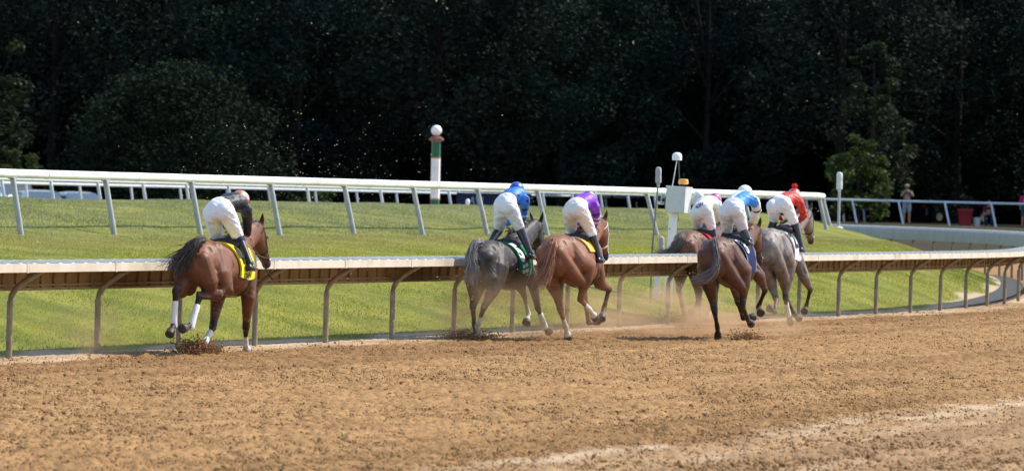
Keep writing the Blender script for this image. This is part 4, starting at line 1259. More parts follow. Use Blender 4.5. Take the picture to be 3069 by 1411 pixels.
    if blaze:
        fc = (P - poll) @ face; sdn = abs((P - poll) @ side)
        k = ((da > .15) & (da < .9) & (fc > -.02) & (sdn < .028) & (dp < .25))[:, None] * .9
        col = col * (1 - k) + np.array((.6, .56, .52)) * k
    # dried mud splashed over legs, belly and quarters
    sp_ = vnoise(P[:, 0] * 42 + P[:, 1] * 37 + 300, P[:, 2] * 45 - P[:, 1] * 20 + 300, seed + 40)
    k = (sstep(.80, .90, sp_) * sstep(1.15, .55, P[:, 2]) * .6)[:, None]
    col = col * (1 - k) + np.array((.30, .19, .10)) * k
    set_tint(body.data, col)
    # eyes
    b = MB()
    for k in (-1, 1): b.ball(Hp(.30, -.045, k * .094), .021, n=10)
    b.build('eyes', M_dark, body)
    # tail: dock plus locks
    tl = np.array(tail['line'], float)
    hair_mesh('tail', tl, int(tail.get('n', 330) * 2.3), .018, tail.get('spread', .10), .0095, M_mane, body, tail['c0'], tail['c1'], seed=seed + 5, wave=.05, tmin=.5)
    # mane along the crest
    G0 = []; g = np.random.default_rng(seed + 9)
    Vm, Fm, Cm = [], [], []
    for i in range(130):
        t = g.uniform(.12, 1.0)
        w = np.interp(t, [0, .3, .62, 1], [.25, .205, .15, .115])
        c = nb + (pc - nb) * t
        nrm = unit(np.cross(np.cross(ax, V3((0, 0, 1))), ax)); nrm = nrm if nrm[2] > 0 else -nrm
        r0 = c + nrm * w * .93
        sd_ = 1 if tail.get('mane_side', 1) > 0 else -1
        e = r0 + V3((-.10 * g.uniform(.3, 1.6), sd_ * g.uniform(.03, .13), g.uniform(-.09, .035)))
        m1 = mid(r0, e) + nrm * g.uniform(.02, .05)
        base = sum(len(v) for v in Vm)
        for q, ww in ((r0, .011), (m1, .009), (e, .002)):
            A = V3((1, 0, 0)) * ww; B = V3((0, .5, .8)) * ww
            Vm.append(np.array([q - A, q + A, q + B]))
        for k in range(2):
            for jn in range(3): Fm.append((base + k * 3 + jn, base + k * 3 + (jn + 1) % 3, base + k * 3 + 3 + (jn + 1) % 3, base + k * 3 + 3 + jn))
        Cm += [np.tile(np.array(mane_c) * g.uniform(.6, 1.4), (9, 1))]
    mesh_np('mane', np.concatenate(Vm), np.array(Fm), M_mane, body, smooth=True, tint=np.concatenate(Cm))
    # bridle
    bm_ = bridle_m or M_leather
    def strap_ring(a, grow, th_, m, name):
        A = np.array(hr)
        w = np.interp(a, A[:, 0], A[:, 2]) + grow; h = np.interp(a, A[:, 0], A[:, 3]) + grow; bb = np.interp(a, A[:, 0], A[:, 1])
        pts = [Hp(a, bb) + side * w * cos(q) + face * h * sin(q) for q in np.linspace(0, 2 * pi, 25)]
        MB().tube(pts, [(.004, th_)] * 25, n=6, up=hd, round_ends=False).build(name, m, body)
    strap_ring(.62, .006, .014, noseband or bm_, 'noseband')
    strap_ring(.10, .008, .010, bm_, 'browband')
    for k in (-1, 1):
        MB().tube([Hp(.06, -.03, k * .092), Hp(.30, -.08, k * .109), Hp(.6, -.08, k * .076), Hp(.84, -.08, k * .064)], [(.004, .010)] * 4, n=6, up=face).build('cheek_strap', bm_, body)
        MB().ball(Hp(.84, -.07, k * .060), .016, n=8).build('bit_ring', M_metal, body)
    # reins to the rider's hands
    J = D_['J']
    for sd, k in (('L', 1), ('R', -1)):
        hh = V3(J['ha' + sd]); bt = Hp(.84, -.07, k * .06)
        MB().tube([bt, mid(bt, hh, .5) + V3((0, k * .03, -.05)), hh], [(.004, .010)] * 3, n=6).build('rein', rein_m or M_leather, body)
    # saddle cloth with its number, saddle, girth
    ring = lambda x, t, off=.02: np.array(ring_pt(tab, x, t, off, dz))
    xs_ = np.linspace(cloth.get('back', .46), 1.0, 13); dr = cloth.get('drop', 18); tts = np.linspace(radians(180 + dr), radians(-dr), 37)
    top_v = [[ring(x + .05 * (1 - abs(sin(t))) , t, .022 + .004 * sin(x * 40 + t * 3)) for t in tts] for x in xs_]
    bot_v = [[ring(x + .05 * (1 - abs(sin(t))), t, .006) for t in tts] for x in xs_]
    A, Bv = np.array(top_v), np.array(bot_v); nx_, nt_ = A.shape[:2]
    vv = np.concatenate([A.reshape(-1, 3), Bv.reshape(-1, 3)]); ff = []
    I = lambda i, j, l: l * nx_ * nt_ + i * nt_ + j
    for i in range(nx_ - 1):
        for j in range(nt_ - 1):
            ff.append((I(i, j, 0), I(i + 1, j, 0), I(i + 1, j + 1, 0), I(i, j + 1, 0)))
            ff.append((I(i, j + 1, 1), I(i + 1, j + 1, 1), I(i + 1, j, 1), I(i, j, 1)))
    for i in range(nx_ - 1):
        for j in (0, nt_ - 1): ff.append((I(i, j, 0), I(i, j, 1), I(i + 1, j, 1), I(i + 1, j, 0)))
    for j in range(nt_ - 1):
        for i in (0, nx_ - 1): ff.append((I(i, j, 0), I(i, j + 1, 0), I(i, j + 1, 1), I(i, j, 1)))
    mcl = MB().add(vv, ff).build('saddle_cloth', cloth['m'], body)
    tr_ = np.linspace(radians(90), radians(-18), 60)
    def on_cloth(a, b, off):                      # a along the horse, b metres down from the spine
        P_ = np.array([ring(a, t, 0) for t in tr_]); L_ = np.concatenate([[0], np.cumsum(np.linalg.norm(np.diff(P_, axis=0), axis=1))])
        t = np.interp(b, L_, tr_)
        return ring(a + .05 * (1 - abs(sin(t))), t, off)
    for a0, a1, b0, b1, m_ in cloth.get('bars', ()):     # printed lines too small to read
        q = [(lerp(a0, a1, i / 4), lerp(b0, b1, j / 2)) for j in range(3) for i in range(5)]
        MB().add([on_cloth(a, b, .033) for a, b in q], [(j * 5 + i, j * 5 + i + 1, j * 5 + i + 6, j * 5 + i + 5) for j in range(2) for i in range(4)]).build('printed_line', m_, mcl)
    for txt, a, b, size, m_, bold in cloth.get('text', ()):
        o = text_mesh(txt, size, m_, 'lettering', None, bold=bold, extrude=.0)
        bmx = bmesh.new(); bmx.from_mesh(o.data)
        bmesh.ops.triangulate(bmx, faces=bmx.faces)
        for _ in range(2): bmesh.ops.subdivide_edges(bmx, edges=[e for e in bmx.edges if e.calc_length() > .035], cuts=1)
        bmesh.ops.triangulate(bmx, faces=bmx.faces)
        bmx.to_mesh(o.data); bmx.free()
        for v in o.data.vertices: v.co = Vector(on_cloth(a + v.co.x, b - v.co.y, .033).tolist())
        o.parent = mcl
    if cloth.get('edge'):
        for x in (xs_[0], 1.0):
            MB().tube([ring(x + .05 * (1 - abs(sin(t))), t, .026) for t in tts], [.007] * len(tts), n=6).build('piping', cloth['edge'], mcl)
    sdl = MB()
    sdl.loft([[ring(x, t, o) for t in np.linspace(radians(128), radians(52), 15)] + [ring(x, t, .02) for t in np.linspace(radians(52), radians(128), 15)] for x, o in ((.68, .03), (.71, .075), (.78, .055), (.88, .045), (.96, .06), (1.0, .03))])
    sdl.build('saddle', M_leather, body)
    MB().tube([ring(.93, t, .008) for t in np.linspace(radians(-10), radians(-170), 20)], [(.006, .045)] * 20, n=8, up=(1, 0, 0)).build('girth', girth_m or M_leather, body)
    for sd, k in (('L', 1), ('R', -1)):
        an = V3(J['an' + sd]); t0 = ring(.86, radians(60 if k < 0 else 120), .07)
        MB().tube([t0, mid(t0, an, .6), an + V3((.02, 0, .02))], [(.004, .014)] * 3, n=6, up=(1, 0, 0)).build('stirrup_leather', M_leather, body)
        b = an + V3((.04, 0, -.085))
        MB().tube([b + V3((0, -.055, 0)), b + V3((0, -.06, .05)), b + V3((0, -.02, .12)), b + V3((0, .02, .12)), b + V3((0, .06, .05)), b + V3((0, .055, 0)), b + V3((0, -.055, 0))], [.008] * 7, n=6).build('stirrup', M_metal, body)
    for leg in wraps:
        j = [V3(p) for p in D_[leg][1:]]
        a, b = j[1], j[2]; c = unit(b - a)
        MB().tube([mid(a, b, .36), mid(a, b, .6), mid(a, b, .85), b + c * .03], [(.040, .044), (.038, .043), (.042, .046), (.045, .048)], n=14, up=(1, 0, .2)).build('bandage', M_wrap, body)
    return body

def tinted(o, fn):
    P = coords(o.data); set_tint(o.data, fn(P))
def crease(o, seed, amp):
    """cloth folds running across the limb"""
    me = o.data; P = coords(me).astype(float); n = len(P)
    N_ = np.empty(n * 3, dtype=np.float32); me.vertices.foreach_get('normal', N_); N_ = N_.reshape(-1, 3)
    a = vnoise(P[:, 0] * 9 + P[:, 2] * 20 + 90, P[:, 1] * 8 - P[:, 2] * 7 + 90, seed)
    b = vnoise(P[:, 0] * 22 - P[:, 2] * 26 + 190, P[:, 1] * 15 + P[:, 0] * 8 + 190, seed + 1)
    f = (1 - np.abs(2 * a - 1)) ** 2 * .7 + (1 - np.abs(2 * b - 1)) ** 3 * .45
    P += N_ * ((f - .4) * amp)[:, None]
    me.vertices.foreach_set('co', P.astype(np.float32).ravel()); me.update()
M_silk = attr_mat('racing_silk', rough=.5, spec=.3, noise=.10, nscale=6, bump=(10, .6, .02))
M_breech = mat('white_breeches', (.76, .75, .77), .6, .25, bump=(7, .8, .035))
M_helm = attr_mat('helmet_cover', rough=.3, spec=.5, noise=.03, coat=.3)
def make_jockey(D_, label, silk, helm, silk_fn=None, helm_fn=None, boot_m=None, breech=None, pom=None, sleeve=.062, patch=None, pant_text=None, gog=None, cuff=None, head_shift=0.0):
    J = D_['J']; O = D_['O']; rz = pi / 2 - radians(D_['th'])
    J = {k: tuple(v) for k, v in J.items()}
    J['head'] = (J['head'][0] + .01, J['head'][1] + head_shift, J['head'][2] - .04)
    face = (1, 0, -.25); hu = (.25, 0, 1)
    kf = .42
    o = body_mesh(J, face, hu, M_skin, (O[0], O[1], 0), rz, curl=1.5, foot=(1, 0, .05))
    tag(o, label, 'jockey', 'jockeys in the race')
    face_bits(o, J, face, hu, goggles=gog or M_dark)
    # silks
    mb = MB(); mb.loft(torso_rings(J, .018, .12, 1.0, arch=.03))
    for sd in 'LR':
        mb.tube([J['sh' + sd], mid(J['sh' + sd], J['el' + sd], .5), J['el' + sd], mid(J['el' + sd], J['ha' + sd], .45), mid(J['el' + sd], J['ha' + sd], .80)], [.075, sleeve + .006, sleeve, sleeve - .006, .040], n=12)
    s = mb.fuse('silks', M_silk, o, voxel=.0085, smooth=3)
    crease(s, 23, .009)
    lat, lat2, sp = frame(J)
    Lb = np.linalg.norm(V3(J['neck']) - V3(J['pel']))
    def base(P):
        t = ((P - V3(J['pel'])) @ sp) / Lb; l = (P - V3(J['pel'])) @ lat2
        arm = np.zeros(len(P)); at_ = np.zeros(len(P))
        for sd in 'LR':
            d1, q1 = seg_dist(P, J['sh' + sd], J['el' + sd]); d2, q2 = seg_dist(P, J['el' + sd], J['ha' + sd])
            k = (np.minimum(d1, d2) < .085) & ((q1 > .25) | (d2 < .085))
            arm = np.where(k, 1, arm); at_ = np.where(k, np.where(d1 < d2, q1, 1 + q2), at_)
        return t, l, arm, at_
    col0 = np.array(silk)
    def fn(P):
        c = np.tile(col0, (len(P), 1))
        if silk_fn: c = silk_fn(P, c, *base(P))
        return c
    tinted(s, fn)
    # breeches
    mb = MB(); mb.loft(torso_rings(J, .022, -.2, .17, arch=.03))
    for sd in 'LR':
        hp, kn, an = V3(J['hip' + sd]), V3(J['kn' + sd]), V3(J['an' + sd])
        k = 1 if sd == 'L' else -1
        mb.ball(hp + V3((-.03, 0, -.01)) - lat * k * .004, (.118, .108, .122), n=16)
        mb.tube([hp, mid(hp, kn, .45), mid(hp, kn, .85), kn, mid(kn, an, .10)], [(.112, .118), (.100, .108), (.080, .088), (.072, .080), (.058, .062)], n=14, up=(1, 0, .2))
    mb.ball(V3(J['pel']) + V3((-.055, 0, -.01)), (.09, .11, .115), n=14)
    br = mb.fuse('breeches', breech or M_breech, o, voxel=.009, smooth=9)
    crease(br, 17, .010)
    if pant_text:
        t_ = text_mesh(pant_text[0], .085, pant_text[1], 'breeches_lettering', o, bold=.002)
        c = V3(J['pel']) + sp * .02
        Mx = Matrix((V3(-lat), V3((.25, 0, 1)), V3(np.cross(-lat, V3((.25, 0, 1)))))).transposed()
        for v in t_.data.vertices:
            q = V3(c) + V3(Mx @ v.co); q = q + V3((-.16 + abs(v.co.x) ** 2 * 2.2, 0, .075)); v.co = Vector(q.tolist())
    # boots
    for sd in 'LR':
        kn, an = V3(J['kn' + sd]), V3(J['an' + sd])
        b = MB()
        b.tube([mid(kn, an, .03), mid(kn, an, .36), mid(kn, an, .75), an], [(.070, .077), (.060, .067), (.049, .054), (.044, .051)], n=14, up=(1, 0, .2))
        b.tube([an + V3((-.05, 0, -.045)), an + V3((.06, 0, -.05)), an + V3((.19, 0, -.06))], [(.044, .042), (.048, .036), (.036, .024)], n=12)
        bo = b.fuse('boot', boot_m or M_boot, o, voxel=.009, smooth=3)
        if cuff is not None:
            MB().tube([mid(kn, an, .05), mid(kn, an, .16)], [(.073, .080), (.071, .078)], n=14, up=(1, 0, .2)).build('boot_top', cuff, bo)
    # helmet with cover, peak
    f = unit(V3(face)); u = unit(V3(hu) - f * np.dot(f, V3(hu))); r = np.cross(f, u)
    M = Matrix((r, f, u)).transposed(); H_ = V3(J['head'])
    hb = MB()
    rings = []
    for a in np.linspace(-18, 84, 12):
        aa = radians(a); rings.append([H_ + r * .112 * cos(aa) * cos(q) + f * (.132 * cos(aa) * sin(q)) + u * (.118 * sin(aa) + .018) for q in np.linspace(0, 2 * pi, 24, endpoint=False)])
    hb.loft(rings)
    ho = hb.build('helmet', M_helm, o)
    def hf(P):
        c = np.tile(np.array(helm), (len(P), 1))
        if helm_fn:
            q = P - H_; c = helm_fn(c, q @ r, q @ f, q @ u)
        return c
    # finer mesh so the cover pattern is crisp
    bmx = bmesh.new(); bmx.from_mesh(ho.data); bmesh.ops.subdivide_edges(bmx, edges=bmx.edges[:], cuts=3, use_grid_fill=True); bmx.to_mesh(ho.data); bmx.free()
    ho.data.polygons.foreach_set('use_smooth', np.ones(len(ho.data.polygons), dtype=bool))
    tinted(ho, hf)
    MB().loft([[H_ + r * .075 * w * cos(q) + f * (.10 + d) + u * (.028 + .007 * sin(q) - d * .25) for q in np.linspace(0, 2 * pi, 14, endpoint=False)] for d, w in ((0, 1.25), (.03, 1.1), (.055, .75))]).build('helmet_peak', M_dark, ho)
    MB().tube([H_ + r * .10 - u * .01, H_ + r * .06 + f * .05 - u * .11, H_ + f * .06 - u * .135, H_ - r * .06 + f * .05 - u * .11, H_ - r * .10 - u * .01], [.007] * 5, n=6).build('chin_strap', M_dark, ho)
    if pom is not None:
        b = MB(); b.ball(H_ + u * .165 - f * .02, .042, n=14)
        for i in range(60):
            d = unit(np.random.default_rng(i).normal(0, 1, 3)); b.tube([H_ + u * .165 - f * .02 + d * .03, H_ + u * .165 - f * .02 + d * .055], [.006, .003], n=4)
        b.build('pompom', pom, ho)
    return o

HORSE = {'h1': {'J': {'anL': [0.746, 0.271, 1.075],
              'anR': [0.712, -0.349, 1.125],
              'elL': [1.239, 0.173, 1.594],
              'elR': [1.159, -0.131, 1.655],
              'haL': [1.375, -0.001, 1.432],
              'haR': [1.316, -0.081, 1.441],
              'head': [1.217, -0.004, 1.942],
              'hipL': [0.601, 0.13, 1.739],
              'hipR': [0.573, -0.061, 1.778],
              'knL': [0.877, 0.162, 1.437],
              'knR': [0.809, -0.147, 1.452],
              'neck': [1.046, -0.068, 1.891],
              'pel': [0.569, 0.044, 1.784],
              'shL': [1.117, 0.111, 1.842],
              'shR': [0.931, -0.199, 1.797]},
        'LF': [[1.22, 0.13, 1.007], [1.127, 0.234, 0.677], [0.96, 0.227, 0.31], [0.711, 0.22, 0.156], [0.529, 0.229, 0.067]],
        'LH': [[0.0, 0.13, 1.112], [-0.194, 0.161, 0.81], [-0.6, 0.121, 0.796], [-0.626, 0.125, 0.39], [-0.783, 0.123, 0.251]],
        'O': [-3.796, 70.294],
        'RF': [[1.22, -0.13, 1.007], [1.177, -0.158, 0.696], [1.237, -0.112, 0.311], [1.356, -0.069, 0.096], [1.53, -0.025, 0.019]],
        'RH': [[0.0, -0.13, 1.112], [0.019, -0.289, 0.763], [-0.353, -0.101, 0.738], [-0.515, -0.061, 0.378], [-0.717, -0.012, 0.33]],
        'th': 18,
        'zc': 1.425},
 'h2': {'J': {'anL': [0.639, 0.21, 1.363],
              'anR': [0.801, -0.344, 1.229],
              'elL': [1.134, 0.119, 1.656],
              'elR': [1.234, -0.088, 1.872],
              'haL': [1.36, 0.261, 1.644],
              'haR': [1.39, -0.015, 1.667],
              'head': [1.265, 0.051, 2.15],
              'hipL': [0.709, 0.061, 1.84],
              'hipR': [0.6, -0.091, 1.905],
              'knL': [0.979, 0.207, 1.552],
              'knR': [0.841, -0.164, 1.58],
              'neck': [1.114, -0.018, 2.061],
              'pel': [0.645, 0.001, 1.913],
              'shL': [1.161, 0.141, 1.941],
              'shR': [1.001, -0.176, 1.989]},
        'LF': [[1.22, 0.13, 1.002], [1.368, 0.008, 0.78], [1.713, 0.062, 0.619], [1.806, 0.023, 0.337], [1.667, 0.005, 0.202]],
        'LH': [[0.0, 0.13, 1.106], [0.014, 0.159, 0.749], [-0.274, 0.111, 0.464], [-0.021, 0.175, 0.196], [0.106, 0.173, 0.033]],
        'O': [-0.335, 80.877],
        'RF': [[1.22, -0.13, 1.002], [1.431, -0.161, 0.822], [1.583, -0.204, 0.43], [1.738, -0.249, 0.188], [1.913, -0.269, 0.086]],
        'RH': [[0.0, -0.13, 1.106], [-0.195, -0.217, 0.805], [-0.432, -0.115, 0.467], [-0.267, 0.04, 0.182], [-0.15, 0.041, 0.019]],
        'th': 20,
        'zc': 1.418},
 'h3': {'J': {'anL': [0.759, 0.27, 1.225],
              'anR': [0.848, -0.314, 1.197],
              'elL': [1.182, 0.112, 1.604],
              'elR': [1.189, -0.143, 1.776],
              'haL': [1.443, 0.099, 1.671],
              'haR': [1.386, -0.051, 1.618],
              'head': [1.25, 0.013, 2.044],
              'hipL': [0.635, 0.06, 1.838],
              'hipR': [0.547, -0.114, 1.879],
              'knL': [0.93, 0.143, 1.563],
              'knR': [0.814, -0.189, 1.577],
              'neck': [1.083, -0.059, 1.991],
              'pel': [0.6, -0.029, 1.876],
              'shL': [1.151, 0.104, 1.889],
              'shR': [0.956, -0.197, 1.914]},
        'LF': [[1.22, 0.13, 1.077], [1.435, 0.162, 0.894], [1.6, 0.14, 0.522], [1.699, 0.116, 0.235], [1.895, 0.035, 0.267]],
        'LH': [[0.0, 0.13, 1.188], [0.227, 0.123, 0.859], [0.148, 0.0, 0.434], [0.478, 0.035, 0.193], [0.62, 0.041, 0.018]],
        'O': [0.663, 80.729],
        'RF': [[1.22, -0.13, 1.077], [1.342, -0.161, 0.823], [1.737, -0.168, 0.731], [1.67, -0.116, 0.432], [1.509, -0.141, 0.294]],
        'RH': [[0.0, -0.13, 1.188], [0.317, -0.358, 1.035], [0.25, -0.255, 0.6], [0.636, -0.268, 0.444], [0.826, -0.291, 0.318]],
        'th': 20,
        'zc': 1.524},
 'h4': {'J': {'anL': [0.759, 0.27, 1.253],
              'anR': [0.748, -0.271, 1.186],
              'elL': [1.107, 0.256, 1.754],
              'elR': [1.206, -0.149, 1.847],
              'haL': [1.31, 0.101, 1.664],
              'haR': [1.426, -0.112, 1.697],
              'head': [1.255, -0.018, 2.075],
              'hipL': [0.645, 0.059, 1.832],
              'hipR': [0.577, -0.109, 1.916],
              'knL': [0.957, 0.136, 1.573],
              'knR': [0.788, -0.167, 1.57],
              'neck': [1.077, -0.057, 2.02],
              'pel': [0.602, -0.024, 1.872],
              'shL': [1.084, 0.136, 2.006],
              'shR': [0.968, -0.211, 1.975]},
        'LF': [[1.22, 0.13, 1.099], [1.033, 0.161, 0.88], [1.151, 0.139, 0.484], [0.933, 0.121, 0.262], [0.742, 0.148, 0.158]],
        'LH': [[0.0, 0.13, 1.213], [0.145, 0.16, 0.849], [-0.178, 0.11, 0.545], [0.103, 0.109, 0.241], [0.213, 0.104, 0.042]],
        'O': [2.939, 94.744],
        'RF': [[1.22, -0.13, 1.099], [1.208, -0.122, 0.749], [1.193, -0.086, 0.274], [0.954, -0.09, 0.078], [0.782, -0.123, 0.019]],
        'RH': [[0.0, -0.13, 1.213], [0.041, -0.165, 0.804], [-0.058, -0.213, 0.351], [0.281, -0.147, 0.124], [0.466, -0.065, 0.024]],
        'th': 18,
        'zc': 1.556},
 'h5': {'J': {'anL': [0.771, 0.27, 1.251],
              'anR': [0.522, -0.317, 1.471],
              'elL': [1.13, 0.242, 1.845],
              'elR': [1.245, -0.224, 1.91],
              'haL': [1.29, 0.104, 1.676],
              'haR': [1.379, -0.104, 1.708],
              'head': [1.27, -0.03, 2.182],
              'hipL': [0.69, 0.078, 1.874],
              'hipR': [0.618, -0.101, 1.922],
              'knL': [0.966, 0.139, 1.575],
              'knR': [0.857, -0.139, 1.59],
              'neck': [1.117, -0.112, 2.104],
              'pel': [0.663, -0.009, 1.922],
              'shL': [1.13, 0.085, 2.078],
              'shR': [1.003, -0.257, 2.043]},
        'LF': [[1.22, 0.13, 1.074], [1.405, 0.161, 0.862], [1.634, 0.14, 0.528], [1.826, 0.108, 0.294], [2.002, -0.011, 0.318]],
        'LH': [[0.0, 0.13, 1.186], [0.164, 0.148, 0.834], [0.053, 0.046, 0.421], [0.374, 0.091, 0.181], [0.523, 0.119, 0.019]],
        'O': [3.009, 83.219],
        'RF': [[1.22, -0.13, 1.074], [1.444, -0.232, 0.926], [1.796, -0.229, 0.723], [1.884, -0.102, 0.464], [1.715, -0.196, 0.377]],
        'RH': [[0.0, -0.13, 1.186], [0.294, -0.338, 0.983], [0.235, -0.322, 0.517], [0.587, -0.311, 0.299], [0.805, -0.304, 0.235]],
        'th': 18,
        'zc': 1.52},
 'h6': {'J': {'anL': [0.776, 0.27, 1.388],
              'anR': [0.877, -0.326, 1.309],
              'elL': [1.122, 0.249, 1.877],
              'elR': [1.161, -0.286, 1.82],
              'haL': [1.304, 0.102, 1.742],
              'haR': [1.368, -0.142, 1.722],
              'head': [1.289, -0.079, 2.18],
              'hipL': [0.616, 0.101, 1.974],
              'hipR': [0.623, -0.09, 2.026],
              'knL': [0.943, 0.159, 1.734],
              'knR': [0.856, -0.207, 1.709],
              'neck': [1.12, -0.12, 2.103],
              'pel': [0.645, 0.005, 1.995],
              'shL': [1.137, 0.078, 2.099],
              'shR': [0.995, -0.254, 2.043]},
        'LF': [[1.22, 0.13, 1.145], [1.36, 0.135, 0.858], [1.561, 0.085, 0.459], [1.701, -0.036, 0.169], [1.925, -0.053, 0.115]],
        'LH': [[0.0, 0.13, 1.264], [0.22, 0.051, 0.869], [0.034, -0.14, 0.431], [-0.282, -0.197, 0.251], [-0.497, -0.148, 0.321]],
        'O': [4.19, 93.023],
        'RF': [[1.22, -0.13, 1.145], [1.296, -0.284, 0.803], [1.688, -0.29, 0.607], [1.779, -0.2, 0.301], [1.565, -0.227, 0.237]],
        'RH': [[0.0, -0.13, 1.264], [0.27, -0.299, 0.982], [0.19, -0.246, 0.48], [0.533, -0.214, 0.213], [0.709, -0.216, 0.051]],
        'th': 17,
        'zc': 1.62}}
W_ = (.74, .74, .76)
num = lambda n, c: mat(n, c, .7, .2)
N_black, N_white, N_cream = num('black_print', (.02, .02, .02)), num('white_print', (.80, .80, .78)), num('pale_green_print', (.62, .72, .58))
clothm = lambda n, c: mat(n, c, .8, .15, bump=(26, .35, .01))
BAY, BAYD = (.165, .058, .024), (.075, .024, .012)

h = HORSE['h1']
h['poll'], h['muz'] = (1.83, -.02, 1.63), (2.16, -.05, 1.15)
make_horse(h, 'bright bay horse alone at the back, yellow number cloth, white hind bandages', BAY, BAYD, {'all': (.030, .013, .009)}, M_coat,
           dict(line=[(-.27, -.08, 1.42), (-.39, -.07, 1.41), (-.46, -.02, 1.33), (-.49, .06, 1.21), (-.51, .13, 1.12), (-.53, .19, 1.03)], c0=(.006, .004, .004), c1=(.11, .085, .07), spread=.075, n=350),
           (.012, .008, .007), wraps=('LH', 'RH', 'LF'), socks=('RF',), cloth=dict(m=clothm('yellow_cloth', (.80, .66, .03)), edge=num('yellow_edge', (.62, .48, .02)), text=(('4', .565, .29, .30, N_black, .014), ('BLAN', .65, .455, .085, N_black, .003), ('GAN', .65, .54, .10, N_black, .003))), seed=1)
make_jockey(h, 'jockey in a black jacket with orange and white helmet on the trailing bay', (.018, .018, .022), (.64, .34, .30),
            silk_fn=lambda P, c, t, l, arm, at_: np.where((np.abs(l) < .02)[:, None] & (arm < .5)[:, None], np.array((.10, .10, .11)), c),  # grey streak along the spine paints a sheen into the black cloth
            helm_fn=lambda c, a, b, u: np.where(((u < .02))[:, None], np.array((.45, .05, .04)), np.where(((np.abs(a) < .04) & (u > .06) | (a < -.075) & (b > 0))[:, None], np.array((.62, .14, .02)), np.where((a < .02)[:, None], np.array((.66, .64, .62)), c))),
            cuff=num('navy_cuff', (.02, .02, .06)))
h = HORSE['h2']
h['poll'], h['muz'] = (1.85, -.06, 1.69), (2.15, .0, 1.19)
make_horse(h, 'dappled dark grey horse with green number five cloth', (.050, .044, .043), (.018, .015, .015), {'all': (.055, .046, .044)}, M_grey,
           dict(line=[(-.30, .0, 1.38), (-.40, .04, 1.37), (-.46, .07, 1.26), (-.48, .06, 1.08), (-.49, .05, .92), (-.50, .06, .80)], c0=(.15, .14, .135), c1=(.36, .34, .33), spread=.055, n=230),
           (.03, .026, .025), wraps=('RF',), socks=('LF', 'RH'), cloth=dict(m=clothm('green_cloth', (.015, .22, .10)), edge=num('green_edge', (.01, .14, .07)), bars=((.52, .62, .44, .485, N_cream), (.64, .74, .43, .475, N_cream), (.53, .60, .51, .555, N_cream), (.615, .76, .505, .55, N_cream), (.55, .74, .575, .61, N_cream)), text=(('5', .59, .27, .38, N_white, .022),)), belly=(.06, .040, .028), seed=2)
make_jockey(h, 'jockey all in blue silks and plain blue helmet on the dark grey', (.03, .19, .62), (.02, .07, .42),
            silk_fn=lambda P, c, t, l, arm, at_: np.where((((t < .30) & (arm < .5)) | ((np.abs(np.abs(l) - .085) < .02) & (arm < .5)) | ((arm > .5) & (np.abs(at_ - .78) < .14)))[:, None], np.array((.012, .03, .16)), np.where(((arm > .5) & (at_ > 1.35) & (at_ < 1.5))[:, None], np.array((.7, .72, .6)), c)),
            helm_fn=lambda c, a, b, u: np.where(((a < -.06) & (b > .02) & (u < .07))[:, None], np.array((.5, .55, .68)), np.where((u < .012)[:, None], np.array((.05, .16, .20)), c)))
h = HORSE['h3']
h['poll'], h['muz'] = (1.82, .0, 1.74), (2.14, .03, 1.22)
make_horse(h, 'chestnut horse with flaming orange tail and white noseband', (.215, .085, .042), (.105, .036, .018), {'all': (.14, .052, .024), 'RF': (.09, .045, .03)}, M_coat,
           dict(line=[(-.30, -.03, 1.42), (-.42, -.07, 1.34), (-.47, -.06, 1.18), (-.50, -.01, 1.0), (-.53, .05, .88), (-.56, .10, .76)], c0=(.30, .085, .022), c1=(.46, .27, .17), spread=.06, n=260),
           (.17, .055, .02), wraps=(), socks=('LH', 'RH'), noseband=M_wrap, bridle_m=M_wrap, blaze=True, cloth=dict(m=clothm('gold_cloth', (.72, .46, .06)), edge=num('white_edge', (.75, .72, .6)), drop=-22, back=.54), seed=3)
make_jockey(h, 'jockey in purple silks with purple and pale blue helmet on the chestnut', (.22, .045, .50), (.10, .03, .30),
            silk_fn=lambda P, c, t, l, arm, at_: np.where((((t < .24) & (arm < .5)) | ((arm > .5) & (np.abs(at_ - .45) < .1)))[:, None], np.array((.03, .01, .10)), np.where(((arm > .5) & ((np.abs(at_ - .95) < .10) | (np.abs(at_ - 1.35) < .10)))[:, None], np.array((.7, .68, .74)), c)),
            helm_fn=lambda c, a, b, u: np.where(((a > .045) & (u > .05))[:, None], np.array((.28, .55, .74)), np.where(((a < -.05) & (u > .04))[:, None], np.array((.68, .76, .82)), c)),
            breech=mat('cream_breeches', (.76, .72, .68), .6, .25, bump=(7, .8, .035)), cuff=M_breech)
h = HORSE['h4']
h['poll'], h['muz'] = (1.85, -.04, 1.56), (2.20, .0, 1.08)
make_horse(h, 'dark brown horse farthest back in the pack with a red cloth edge', (.13, .055, .028), (.06, .026, .014), {'all': (.045, .025, .018)}, M_coat,
           dict(line=[(-.30, .0, 1.44), (-.42, .0, 1.40), (-.47, .05, 1.27), (-.49, .17, 1.17), (-.53, .34, 1.13), (-.57, .48, 1.12)], c0=(.05, .038, .032), c1=(.26, .21, .18), spread=.05, n=170),
           (.02, .014, .012), socks=('RH', 'RF'), cloth=dict(m=clothm('red_cloth', (.60, .02, .03)), edge=num('red_edge', (.4, .015, .02))), seed=4)
make_jockey(h, 'jockey with a bright pink helmet and pale green jacket', (.62, .68, .50), (.58, .05, .30),
            silk_fn=lambda P, c, t, l, arm, at_: np.where((t > .5)[:, None] | (arm > .5)[:, None], np.array((.74, .76, .70)), c),
            helm_fn=lambda c, a, b, u: np.where((u < .03)[:, None], np.array((.34, .03, .19)), c), head_shift=-.05, pant_text=('ADH', num('purple_print', (.16, .10, .30))))
h = HORSE['h5']
h['poll'], h['muz'] = (1.82, -.05, 1.68), (2.15, -.04, 1.18)
